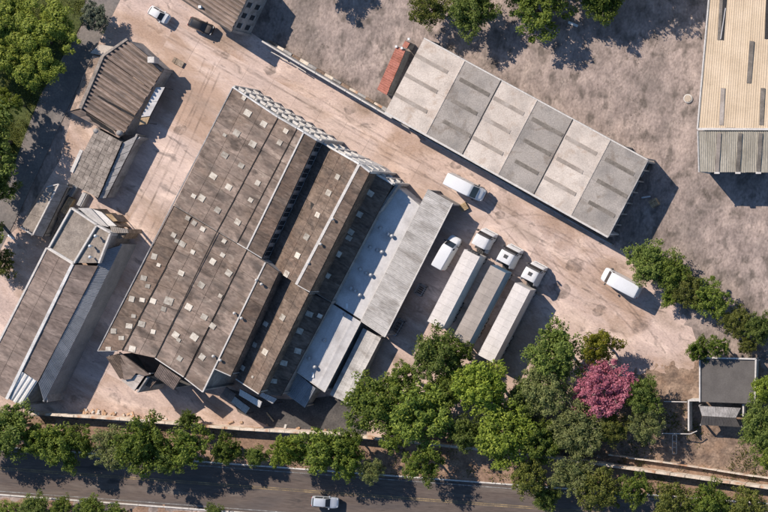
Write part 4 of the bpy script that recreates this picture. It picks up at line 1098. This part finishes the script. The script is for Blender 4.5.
# ------------------------------------------------------------------ red shed and yard clutter
rs = thing('red_roof_shed', 'long narrow red metal roof shed at the end of the banded warehouse', 'shed', W(390, 70, 0))
q = Q((396.5, 46, 2.5), (405.5, 50.5, 2.4), (386.5, 95, 2.4), (377, 89.5, 2.5)); corr(rs, [q[0], q[3], q[2], q[1]], 1.05, 3, .05, redm)
c = centroid(q)
for i in range(4): wall(rs, q[i], q[(i+1) % 4], c, wallg, inset=.12)
q = Q((405, 40.5, 2.3), (410, 43, 2.3), (407, 48.5, 2.3), (402, 46.5, 2.3)); sheets(rs, q, (1, 1), redm); c = centroid(q)
for i in range(4): wall(rs, q[i], q[(i+1) % 4], c, wallg, inset=.08, th=.1)
for x, y in ((396.5, 46.5), (402, 48), (409, 39)):
    p = W(x, y, 2.6); MB().box(p.x-.16, p.x+.16, p.y-.16, p.y+.16, 2.42, 2.75).build('roof_weight', plast, rs)

def pallets(label, px, py, n, ang, m_):
    p = W(px, py, .3)
    t = thing('pallet_stack', label, 'pallets', (p.x, p.y, 0), ang)
    for k in range(n):
        z = k*.145
        for i in range(6):
            y = -.5 + i*.2; lbox('slat', -.6, .6, y-.07, y+.07, z+.115, z+.14, m_, t)
        for x in (-.55, 0, .55): lbox('bearer', x-.05, x+.05, -.55, .55, z, z+.113, m_, t)
    return t
pallets('stack of yellowish wooden pallets at the south-east end of the banded warehouse', 655, 203, 9, .5, wood)
pallets('wooden pallets lying by the end of the long corrugated shed', 464, 207, 4, .5, wood)
pallets('grey pallets under the scrap sheets beside the workshop', 62, 214, 5, .5, wood2)
def cage(label, px, py, ang, lx, ly, h):
    p = W(px, py, h/2); t = thing('metal_cage', label, 'cage', (p.x, p.y, 0), ang)
    for x in (-lx/2, lx/2):
        for y in (-ly/2, ly/2): lbox('post', x-.04, x+.04, y-.04, y+.04, 0, h, dsteel, t)
    for z in (.2, h):
        for x in (-lx/2, lx/2): lbox('rail', x-.04, x+.04, -ly/2, ly/2, z-.06, z, steel, t)
        for y in (-ly/2, ly/2): lbox('rail', -lx/2, lx/2, y-.04, y+.04, z-.06, z, steel, t)
    for i in range(5): x = -lx/2 + lx*(i+.5)/5; lbox('floor_slat', x-.06, x+.06, -ly/2, ly/2, .2, .24, dsteel, t)
    return t
cage('dark empty cage trolley in the shade of the long corrugated shed', 421, 290, 1.05, 1.6, 1.1, 1.0)
cage('long pale-railed cage trolley near the lower end of the corrugated shed', 398, 327, 1.05, 2.6, 1.0, 1.1)
# well cover on the dirt lot
p = W(688, 98.5, .2)
m = MB().tube([(p.x, p.y, -.1), (p.x, p.y, .3), (p.x, p.y, .34)], [.72, .7, .6], 20)
wc = thing('well_cover', 'round pale concrete well cover on the dirt lot near the beige warehouse', 'well cover', (p.x, p.y, 0))
m.build('ring', trim, wc, False); MB().tube([(p.x, p.y, .3), (p.x, p.y, .40)], [.55, .54], 20).build('lid', M('lid_sand', [(.34, .27, .2), (.44, .36, .28)]), wc)
def plank(nm, label, px, py, ang, lx, ly, z, mat, cat):
    p = W(px, py, z); t = thing(nm, label, cat, (p.x, p.y, 0), ang)
    lbox('board', -lx/2, lx/2, -ly/2, ly/2, z-.05, z, mat, t); lbox('batten', -lx*.3, -lx*.3+.1, -ly/2-.02, ly/2+.02, z, z+.04, mat, t)
    return t
plank('pale_board', 'short pale board lying in the shade beside the banded warehouse', 646, 197, .15, 1.4, .22, .15, plast, 'board')
plank('pale_board', 'white board lying under the trees at the top edge', 573, 24, -.4, 1.6, .4, .15, plast, 'board')
plank('pale_board', 'white board on the shaded lane left of the flat-roofed shed', 11, 237, -.6, 1.2, .3, .12, plast, 'board')
plank('timber_beam', 'long timber beam lying in the shade south of the factory', 270, 417, -.9, 1.8, .2, .15, wood, 'beam')
plank('wooden_sheet', 'brown wooden sheet leaning by the ribbed-roof building corner', 178, 62, -.5, 1.8, .9, .3, wood2, 'board')
# junk between the shed and workshop
jl = [('scrap_sheet', 'blue-grey scrap sheet between the flat-roofed shed and the tiled house', 72, 190, 1.0, 2.0, .7, .8, bluem), ('scrap_sheet', 'pale scrap sheet leaning beside the tiled house wall', 81, 200, 1.1, 2.2, .7, 1.0, metalr),
      ('plank_pile', 'brown plank pile between flat-roofed shed and workshop parapet', 66, 206, 1.05, 2.6, .9, .9, wood), ('plank_pile', 'loose brown boards left of the workshop parapet', 60, 222, 1.05, 1.8, .9, .7, wood2), ('plank_pile', 'lowest loose boards beside the workshop parapet near its corner', 54, 234, 1.05, 2.4, .6, .6, wood2)]
for nm, lab, x, y, an_, lx, ly, z, mm in jl:
    p = W(x, y, z); t = thing(nm, lab, 'scrap', (p.x, p.y, 0), an_)
    for k in range(4):
        y0 = -ly/2 + k*ly/4; dx = random.uniform(-.15, .15)
        lbox('piece', -lx/2+dx, lx/2+dx, y0+.02, y0+ly/4-.02, 0, z*random.uniform(.75, 1.0), mm, t)
# fallen bricks along the boundary wall
bl = bpy.data.objects.new('brick_rubble', None); COL.objects.link(bl)
p = W(150, 416, 0); bl.location = p
tag(bl, 'row of orange clay bricks and rubble along the yard side of the boundary wall', 'bricks')
for i in range(60):
    x = random.uniform(82, 135) if i % 3 else random.uniform(135, 330); y = 411 + (x-82)*.079 + random.uniform(-1.2, 1.6)
    if random.random() < .25: continue
    p = W(x, y, .1); a = random.uniform(0, 3); L_ = random.uniform(.3, .9); wdt = random.uniform(.2, .35); hh = random.uniform(.08, .25)
    dx = Vector((math.cos(a), math.sin(a), 0))*L_/2; dy = Vector((-math.sin(a), math.cos(a), 0))*wdt/2; b = Vector((p.x, p.y, 0)); z = Vector((0, 0, hh))
    MB().hexa([b-dx-dy, b+dx-dy, b+dx+dy, b-dx+dy], [b-dx-dy+z, b+dx-dy+z*.8, b+dx+dy+z, b-dx+dy+z*.9]).build('brick', orange if random.random() < .7 else trim, bl)

# ------------------------------------------------------------------ trees
rng = np.random.default_rng(11)
ST = 'street trees along the boundary wall'
def leaf_mesh(name, C, Nn, size, aspect=.55):
    n = len(C)
    Nn = Nn / np.linalg.norm(Nn, axis=1, keepdims=True)
    r = rng.normal(size=(n, 3)); t = np.cross(Nn, r); t /= np.linalg.norm(t, axis=1, keepdims=True); b = np.cross(Nn, t)
    s_ = (size * rng.uniform(.65, 1.35, n))[:, None]
    V = np.stack([C - t*s_*.5, C + b*s_*aspect*.5 - t*s_*.05, C + t*s_*.5, C - b*s_*aspect*.5 - t*s_*.05], 1).reshape(-1, 3)
    me = bpy.data.meshes.new(name)
    me.vertices.add(4*n); me.vertices.foreach_set('co', V.astype(np.float32).ravel())
    me.loops.add(4*n); me.loops.foreach_set('vertex_index', np.arange(4*n, dtype=np.int32))
    me.polygons.add(n); me.polygons.foreach_set('loop_start', np.arange(0, 4*n, 4, dtype=np.int32))
    me.update(calc_edges=True); me.validate()
    return me
def crown(name, mat, nlobe, lobe_r, flat_, nclump, nleaf, size, clump_r, aspect=.55, spread=.62, up=.7):
    """crown of radius 4 m: lobes, leaf clumps over each lobe, leaves in each clump"""
    lobes = []
    for k in range(nlobe):
        a = 2*math.pi*(k*.618 + rng.uniform(-.08, .08)); rr = 4*spread*math.sqrt((k+.35)/nlobe)*rng.uniform(.85, 1.15)
        z = flat_*4*(1 - (rr/4)**1.6)*rng.uniform(.3, 1.0) + rng.uniform(-.5, .5)
        lobes.append((np.array([rr*math.cos(a), rr*math.sin(a), z]), 4*lobe_r*rng.uniform(.72, 1.28)))
    Cs = []; Ns = []
    for c, r in lobes:
        d = rng.normal(size=(nclump, 3)); d[:, 2] = np.abs(d[:, 2])*1.1 - .35; d /= np.linalg.norm(d, axis=1, keepdims=True)
        cl = c + d*r*rng.uniform(.55, 1.08, (nclump, 1))*np.array([1, 1, .8])
        for q in range(nclump):
            m_ = max(6, int(nleaf*rng.uniform(.5, 1.4))); cr_ = clump_r*rng.uniform(.6, 1.35)
            g = rng.normal(size=(m_, 3)); g /= np.linalg.norm(g, axis=1, keepdims=True); g[:, 2] = np.abs(g[:, 2])*.9 - .2
            Cs.append(cl[q] + g*cr_*rng.uniform(.35, 1, (m_, 1))); Ns.append(g*.9 + d[q]*.4 + np.array([0, 0, up]) + rng.normal(size=(m_, 3))*.35)
    me = leaf_mesh(name, np.concatenate(Cs), np.concatenate(Ns), size, aspect)
    me.materials.append(mat)
    return me, [tuple(c) for c, r in lobes]
def branchy(name, mat, nbr, nsub, nleaf, size, clump_r, aspect=.5, top=2.5, lat=.85, rag=.35):
    """crown of radius 4 m: limbs fan out of the trunk, leaf clumps sit along their outer ends"""
    tips = []; Cs = []; Ns = []
    for k in range(nbr):
        a = 2*math.pi*(k*.618 + rng.uniform(-.06, .06)); rr = 4*math.sqrt((k+.3)/nbr)*rng.uniform(1-rag, 1.08)
        z = top*(1 - (rr/4.3)**2)*rng.uniform(.55, 1.12) + rng.uniform(-.45, .3)
        tip = np.array([rr*math.cos(a), rr*math.sin(a), z]); tips.append(tip)
        st = np.array([tip[0]*.12, tip[1]*.12, -1.4 + rng.uniform(-.3, .3)]); dr = (tip - st)/np.linalg.norm(tip - st)
        sd = np.cross(dr, [0, 0, 1.]); sd /= np.linalg.norm(sd) + 1e-9
        sgn = 1
        for q in range(nsub):
            t = 1 - (q/nsub)*.62 + rng.uniform(-.05, .05); sgn = -sgn
            c = st + (tip-st)*t + np.array([0, 0, .35*math.sin(math.pi*t)]) + sd*sgn*lat*(0 if q == 0 else rng.uniform(.35, 1.0)) + rng.normal(size=3)*.12
            ax = dr*.6 + sd*sgn*.5*(q > 0); ax[2] *= .4
            m_ = max(8, int(nleaf*rng.uniform(.5, 1.4))); cr_ = clump_r*rng.uniform(.6, 1.35)
            g = rng.normal(size=(m_, 3)); g /= np.linalg.norm(g, axis=1, keepdims=True); g *= rng.uniform(.3, 1, (m_, 1))**.6
            P = g*np.array([1, 1, .62])*cr_ + ax[None, :]*(rng.uniform(-1, 1, (m_, 1))*cr_*.7)
            Cs.append(c + P); Ns.append(g*.8 + np.array([0, 0, .75]) + rng.normal(size=(m_, 3))*.45)
    me = leaf_mesh(name, np.concatenate(Cs), np.concatenate(Ns), size, aspect)
    me.materials.append(mat)
    return me, [tuple(t_) for t_ in tips]
LM = {
 'mid': leafmat('leaf_mid', [(0.047, 0.081, 0.014), (0.127, 0.194, 0.032), (0.267, 0.327, 0.054)]),
 'dark': leafmat('leaf_dark', [(0.044, 0.074, 0.017), (0.117, 0.177, 0.035), (0.240, 0.300, 0.072)]),
 'bright': leafmat('leaf_bright', [(0.074, 0.113, 0.018), (0.188, 0.269, 0.035), (0.353, 0.431, 0.066)]),
 'yellow': leafmat('leaf_yellow', [(.12, .135, .015), (.24, .25, .025), (.36, .35, .045)]),
 'grey': leafmat('leaf_grey_green', [(0.064, 0.089, 0.030), (0.158, 0.197, 0.067), (0.299, 0.326, 0.131)]),
 'pink': leafmat('blossom_pink', [(.20, .05, .085), (.42, .14, .20), (.60, .28, .34)]),
 'olive': leafmat('leaf_olive', [(0.052, 0.068, 0.015), (0.115, 0.142, 0.029), (0.230, 0.245, 0.055)]),
 'big': leafmat('leaf_big_tree', [(0.068, 0.113, 0.018), (0.191, 0.261, 0.038), (0.381, 0.427, 0.083)]),
 'blue': leafmat('leaf_blue_green', [(0.093, 0.128, 0.088), (0.162, 0.204, 0.144), (0.272, 0.306, 0.224)]),
}
CR = {}
for kind, mt, args in (
    ('mid1', 'mid', (26, 6, 72, 0.295, .52)), ('mid2', 'mid', (22, 6, 75, 0.309, .56)), ('mid3', 'mid', (21, 5, 72, 0.295, .52)),
    ('dark1', 'dark', (29, 6, 75, 0.282, .55)), ('bright1', 'bright', (29, 6, 75, 0.282, .5)), ('bright2', 'bright', (24, 6, 72, 0.295, .54)),
    ('yellow1', 'yellow', (22, 6, 72, 0.282, .52)), ('grey1', 'grey', (29, 6, 82, 0.228, .5)), ('grey2', 'grey', (22, 5, 82, 0.242, .52)),
    ('pink1', 'pink', (31, 6, 61, 0.242, .42)), ('olive1', 'olive', (22, 5, 72, 0.282, .52)), ('blue1', 'blue', (26, 6, 72, 0.335, .5))):
    CR[kind] = branchy('crown_' + kind, LM[mt], *args)
CR['big1'] = crown('crown_big', LM['big'], 60, .15, .62, 12, 90, .15, .36, spread=.86, up=.3)

def tree(px, py, rpx, h, kind, label, name='street_tree', group=None, bk=None):
    R = rpx / K; s_ = R / 4.0
    flat_ = .42
    f_ = 1.3 if group == ST else 1.34 if group == 'trees clustered below the trucks' else (1.28 if kind != 'big1' else 1.14); R *= f_; s_ *= f_
    h *= 1.15 if group == ST else 1.0
    hc = h * .52; sz = (h - hc) / (2.9 if kind != 'big1' else 3.4)
    c = W(px, py, hc)
    t = thing(name, label, 'tree', (c.x, c.y, 0), 0, group)
    me, lobes = CR[kind]
    a = random.uniform(0, 6.28)
    o = link('crown', me, None, t); o.location = (0, 0, hc); o.rotation_euler = (0, 0, a); o.scale = (s_*random.uniform(.93, 1.07), s_*random.uniform(.93, 1.07), sz*random.uniform(.92, 1.08))
    m_ = MB(); r0 = (.035*R if kind != 'big1' else .02*R) + .06
    m_.tube([(0, 0, -.1), (random.uniform(-.1, .1), .05, hc*.4), (random.uniform(-.15, .15), -.05, hc*.75), (0, 0, hc)], [r0*1.3, r0, r0*.85, r0*.5], 7)
    for k, l in enumerate(lobes[::2][:14]):
        x = (l[0]*math.cos(a) - l[1]*math.sin(a))*s_; y = (l[0]*math.sin(a) + l[1]*math.cos(a))*s_; z = hc + l[2]*sz
        zs = hc*random.uniform(.55, .85)
        m_.tube([(0, 0, zs), (x*.5, y*.5, zs + (z-zs)*.55 + .1), (x, y, z)], [r0*.55, r0*.35, r0*.12], 5)
    m_.build('trunk', bk or bark, t, True, True)
    return t
CL = 'trees clustered below the trucks'; HD = 'hedge trees by the dirt lot'; TE = 'trees at the top edge'
T = [
 (12, 424, 24, 7.5, 'dark1', 'dense dark street tree at the left edge below the white ribbed sheet', ST),
 (-14, 436, 22, 7, 'mid1', 'street tree partly cut off by the left edge above the road', ST),
 (62, 441, 20, 7, 'mid2', 'leafy street tree second from the left edge below the workshop shadow', ST),
 (84, 437, 14, 6, 'mid3', 'small street tree between two larger ones below the pale boundary wall end', ST),
 (117, 442, 20, 7, 'grey2', 'greyish street tree third from the left below the factory corner', ST),
 (147, 440, 25, 8, 'mid1', 'widest bright street tree of the left row beneath the factory', ST),
 (172, 455, 13, 6.5, 'dark1', 'small dark street tree leaning to the road right of the widest one', ST),
 (193, 440, 20, 7.5, 'mid3', 'street tree with open gaps below the stepped roof ends', ST),
 (191, 419, 8, 4, 'dark1', 'small round dark bush tree standing over the boundary wall', ST),
 (229, 446, 13, 6, 'mid2', 'small street tree left of the bare verge gap', ST),
 (292, 446, 17, 7, 'bright2', 'bright street tree right of the bare verge gap', ST),
 (325, 447, 22, 7.5, 'mid1', 'broad street tree directly above the silver car', ST),
 (351, 456, 15, 6.5, 'mid2', 'street tree right above the car, nearer the road', ST),
 (374, 466, 12, 6, 'grey2', 'small greyish street tree right of the silver car by the kerb', ST),
 (425, 459, 18, 7, 'mid3', 'solitary street tree hanging over the boundary wall below the cluster', ST),
 (532, 472, 18, 7, 'olive1', 'olive street tree below the bright cluster tree', ST),
 (573, 470, 20, 7, 'grey2', 'greyish street tree below the pink tree', ST),
 (600, 485, 20, 7, 'olive1', 'olive street tree near the bottom edge below the pink tree', ST),
 (636, 484, 16, 6, 'mid3', 'sparse street tree with visible limbs near the bottom edge', ST),
 (677, 497, 20, 6.5, 'olive1', 'yellowish olive street tree at the bottom edge below the gate frame', ST),
 (712, 500, 19, 6.5, 'mid1', 'street tree at the bottom edge below the gatehouse', ST),
 (750, 504, 20, 6.5, 'olive1', 'street tree in the bottom right corner of the picture', ST),
 (548, 494, 12, 5, 'dark1', 'small dark tree hanging over the road edge below the cluster', ST),
 (440, 356, 22, 8, 'dark1', 'dark green tree touching the rear of the trucks', CL),
 (462, 350, 12, 7, 'mid3', 'small tree at the rear of the middle truck', CL),
 (380, 404, 27, 8.5, 'mid1', 'broad tree at the left of the cluster beside the narrow metal shed', CL),
 (424, 414, 29, 9, 'mid2', 'large tree in the middle of the cluster above the boundary wall', CL),
 (484, 384, 25, 10, 'bright1', 'tall bright yellow-green tree behind the third truck', CL),
 (508, 432, 30, 9, 'bright2', 'wide bright green tree leaning over the boundary wall', CL),
 (466, 432, 16, 7, 'dark1', 'small dark tree between the two large cluster trees over the wall', CL),
 (557, 352, 24, 9, 'dark1', 'dark green tree left of the yellow tree', CL),
 (548, 386, 24, 8.5, 'grey1', 'grey-green tree below the dark one, left of the pink tree', CL),
 (601, 347, 18, 7.5, 'yellow1', 'yellow-green round tree above the pink tree', CL),
 (607, 389, 27, 8, 'pink1', 'pink blossoming tree in the cluster', CL),
 (578, 428, 25, 8, 'grey1', 'grey-green feathery tree left below the pink tree', CL),
 (645, 396, 17, 7, 'dark1', 'dark tree right of the pink tree beside the railing', CL),
 (649, 424, 17, 7, 'grey2', 'greyish tree left of the railing enclosure', CL),
 (405, 378, 15, 7, 'mid3', 'small tree in the gap behind the broad left cluster tree', CL),
 (452, 388, 18, 7, 'mid1', 'tree in the heart of the cluster left of the tall bright one', CL),
 (528, 400, 18, 7, 'dark1', 'dark tree between the wide bright tree and the grey-green ones', CL),
 (545, 440, 20, 7.5, 'mid2', 'tree over the boundary wall right of the wide bright tree', CL),
 (613, 428, 16, 6.5, 'olive1', 'olive tree directly below the pink tree', CL),
 (398, 436, 14, 6.5, 'mid3', 'small tree over the boundary wall below the broad left cluster tree', CL),
 (350, 440, 13, 6.5, 'mid1', 'small tree filling the gap above the silver car to the right', ST),
 (258, 452, 10, 4, 'dark1', 'low dark bush tree on the verge left of the bright street tree', ST),
 (40, 436, 15, 6.5, 'mid2', 'street tree filling the gap beside the leftmost dark one', ST),
 (650, 262, 20, 5.5, 'dark1', 'dense dark hedge tree next to the warehouse corner', HD),
 (672, 274, 17, 5, 'mid1', 'second hedge tree from the warehouse corner, beside the parked van', HD),
 (690, 292, 17, 5, 'olive1', 'olive hedge tree in the middle of the hedge', HD),
 (712, 298, 19, 5, 'mid3', 'wide hedge tree right of the middle of the hedge', HD),
 (671, 298, 9, 3.5, 'mid2', 'small low hedge bush on the van side', HD),
 (737, 322, 15, 4.5, 'olive1', 'olive hedge tree towards the right edge', HD),
 (759, 328, 14, 4.5, 'dark1', 'dark hedge tree at the right edge', HD),
 (748, 345, 10, 3.5, 'olive1', 'small brownish bush below the right end of the hedge', HD),
 (699, 350, 11, 6.5, 'mid2', 'small tree at the corner of the gatehouse roof', HD),
 (719, 346, 11, 7, 'mid3', 'small tree overhanging the gatehouse back edge', HD),
 (767, 388, 16, 5.5, 'bright2', 'bright tree at the right edge beside the gatehouse', HD),
 (763, 425, 22, 6.5, 'dark1', 'dark tree at the right edge below the gatehouse', HD),
 (775, 450, 18, 6, 'mid1', 'tree cut by the right edge above the boundary wall', HD),
 (431, 8, 20, 7, 'olive1', 'leftmost tree at the top edge above the banded warehouse', TE),
 (474, 12, 22, 7, 'dark1', 'second tree from the left at the top edge above the warehouse', TE),
 (540, 12, 27, 7.5, 'mid3', 'wide tree at the top edge right of the gap', TE),
 (604, 0, 20, 7, 'mid1', 'tree at the top edge above the white board', TE),
 (505, -28, 26, 11, 'mid2', 'tall tree beyond the top edge, only its shadow in view', TE),
 (560, -40, 30, 12, 'dark1', 'tall tree beyond the top edge casting shade right of the wide tree', TE),
 (600, -45, 28, 12, 'mid1', 'tall tree beyond the top edge shading the dirt lot', TE),
 (645, -38, 26, 11, 'mid3', 'tall tree beyond the top edge shading the lot beside the beige warehouse', TE),
 (318, -45, 26, 9, 'mid1', 'tree beyond the top edge shading the dirt lot near the ribbed roof', TE),
 (29, 38, 47, 10.5, 'big1', 'very large rounded pale green tree in the top left corner', None),
 (-25, 20, 40, 12, 'big1', 'large tree cut off by the left edge beside the biggest tree', None),
 (96, 17, 13, 4.5, 'blue1', 'small bluish grey-green tree beside the top of the lane', None),
 (8, 104, 16, 8, 'big1', 'smaller tree below the biggest tree at the left edge', None),
 (-14, 140, 34, 11, 'dark1', 'dark tree at the left edge shading the lane', None),
 (-2, 188, 17, 7, 'dark1', 'dark tree at the left edge above the white board', None),
 (-20, 225, 24, 10, 'mid1', 'tree beyond the left edge shading the lane bend', None),
 (2, 262, 14, 5, 'olive1', 'small olive tree at the left edge near orange soil', None),
 (36, 508, 13, 3.5, 'dark1', 'low bush at the bottom left below the road', None),
 (63, 507, 10, 3, 'mid2', 'second low bush along the bottom edge from the left', None),
 (92, 509, 13, 3.5, 'mid1', 'third low bush along the bottom edge from the left', None),
 (118, 512, 9, 3, 'mid3', 'fourth low bush at the bottom edge', None),
 (10, 512, 12, 3, 'mid3', 'low bush in the bottom left corner', None),
 (215, 513, 9, 2.6, 'dark1', 'small bush on the far verge below the road near the middle left', None),
]
NM = {ST: 'street_tree', CL: 'yard_tree', HD: 'hedge_tree', TE: 'lot_tree', None: 'tree'}
for (x, y, r, h, kd, lab, gr) in T:
    nm = NM[gr]
    if 'bush' in lab: nm = 'bush'
    if kd == 'pink1': nm = 'pink_blossom_tree'
    tree(x, y + (4 if gr == ST and r > 9 else 0), r, h, kd, lab, nm, gr, palebark if kd in ('pink1', 'grey1') else bark)

# ------------------------------------------------------------------ grass and weeds
def tufts(name, label, polys, n, size, mat, cl=.5, z=.03, cat='grass'):
    Cs = []; Ns = []
    P = [G(*p) for p in polys]; xs = [p[0] for p in P]; ys = [p[1] for p in P]
    k = 0
    while k < n:
        x = random.uniform(min(xs), max(xs)); y = random.uniform(min(ys), max(ys))
        if not inside(P, x, y) or mnoise.noise(Vector((x*.22, y*.22, 2.3))) < random.uniform(-.35, .45): 
            k += .2; continue
        m_ = 12; g = rng.normal(size=(m_, 3))*cl; g[:, 2] = np.abs(g[:, 2])*.3
        Cs.append(np.array([x, y, z]) + g); Ns.append(rng.normal(size=(m_, 3)) + np.array([0, 0, .5])); k += 1
    me = leaf_mesh(name, np.concatenate(Cs), np.concatenate(Ns), size, .4); me.materials.append(mat)
    o = link(name, me, None); tag(o, label, cat, None, 'stuff')
dryl = leafmat('dry_weed', [(.10, .085, .055), (.17, .14, .095), (.25, .20, .14)], .15)
tufts('dry_weeds', 'dry brown weeds scattered over the dirt lot', [(300, -10), (700, -10), (690, 180), (768, 200), (768, 310), (650, 245), (660, 160), (424, 36), (380, 60), (375, 100), (270, 36)], 1400, .15, dryl, .3, -.02)
tufts('lawn_grass', 'grass on the lawn under the big tree', [(0, 0), (84, 0), (82, 22), (40, 95), (12, 165), (0, 200)], 2500, .2, LM['olive'], .4)
tufts('soil_weeds', 'weeds on the bare soil around the gatehouse', [(560, 424), (690, 385), (700, 430), (768, 440), (768, 478), (560, 455)], 500, .28, LM['olive'], .3, .15)
tufts('verge_weeds', 'weeds on the verge between wall and road', [(0, 416), (768, 474), (768, 500), (0, 446)], 700, .28, LM['olive'], .35, .03)
tufts('wall_weeds', 'dry yellow weeds along the north side of the banded warehouse', [(424, 34), (430, 32), (655, 156), (650, 160)], 300, .18, dryl, .25)
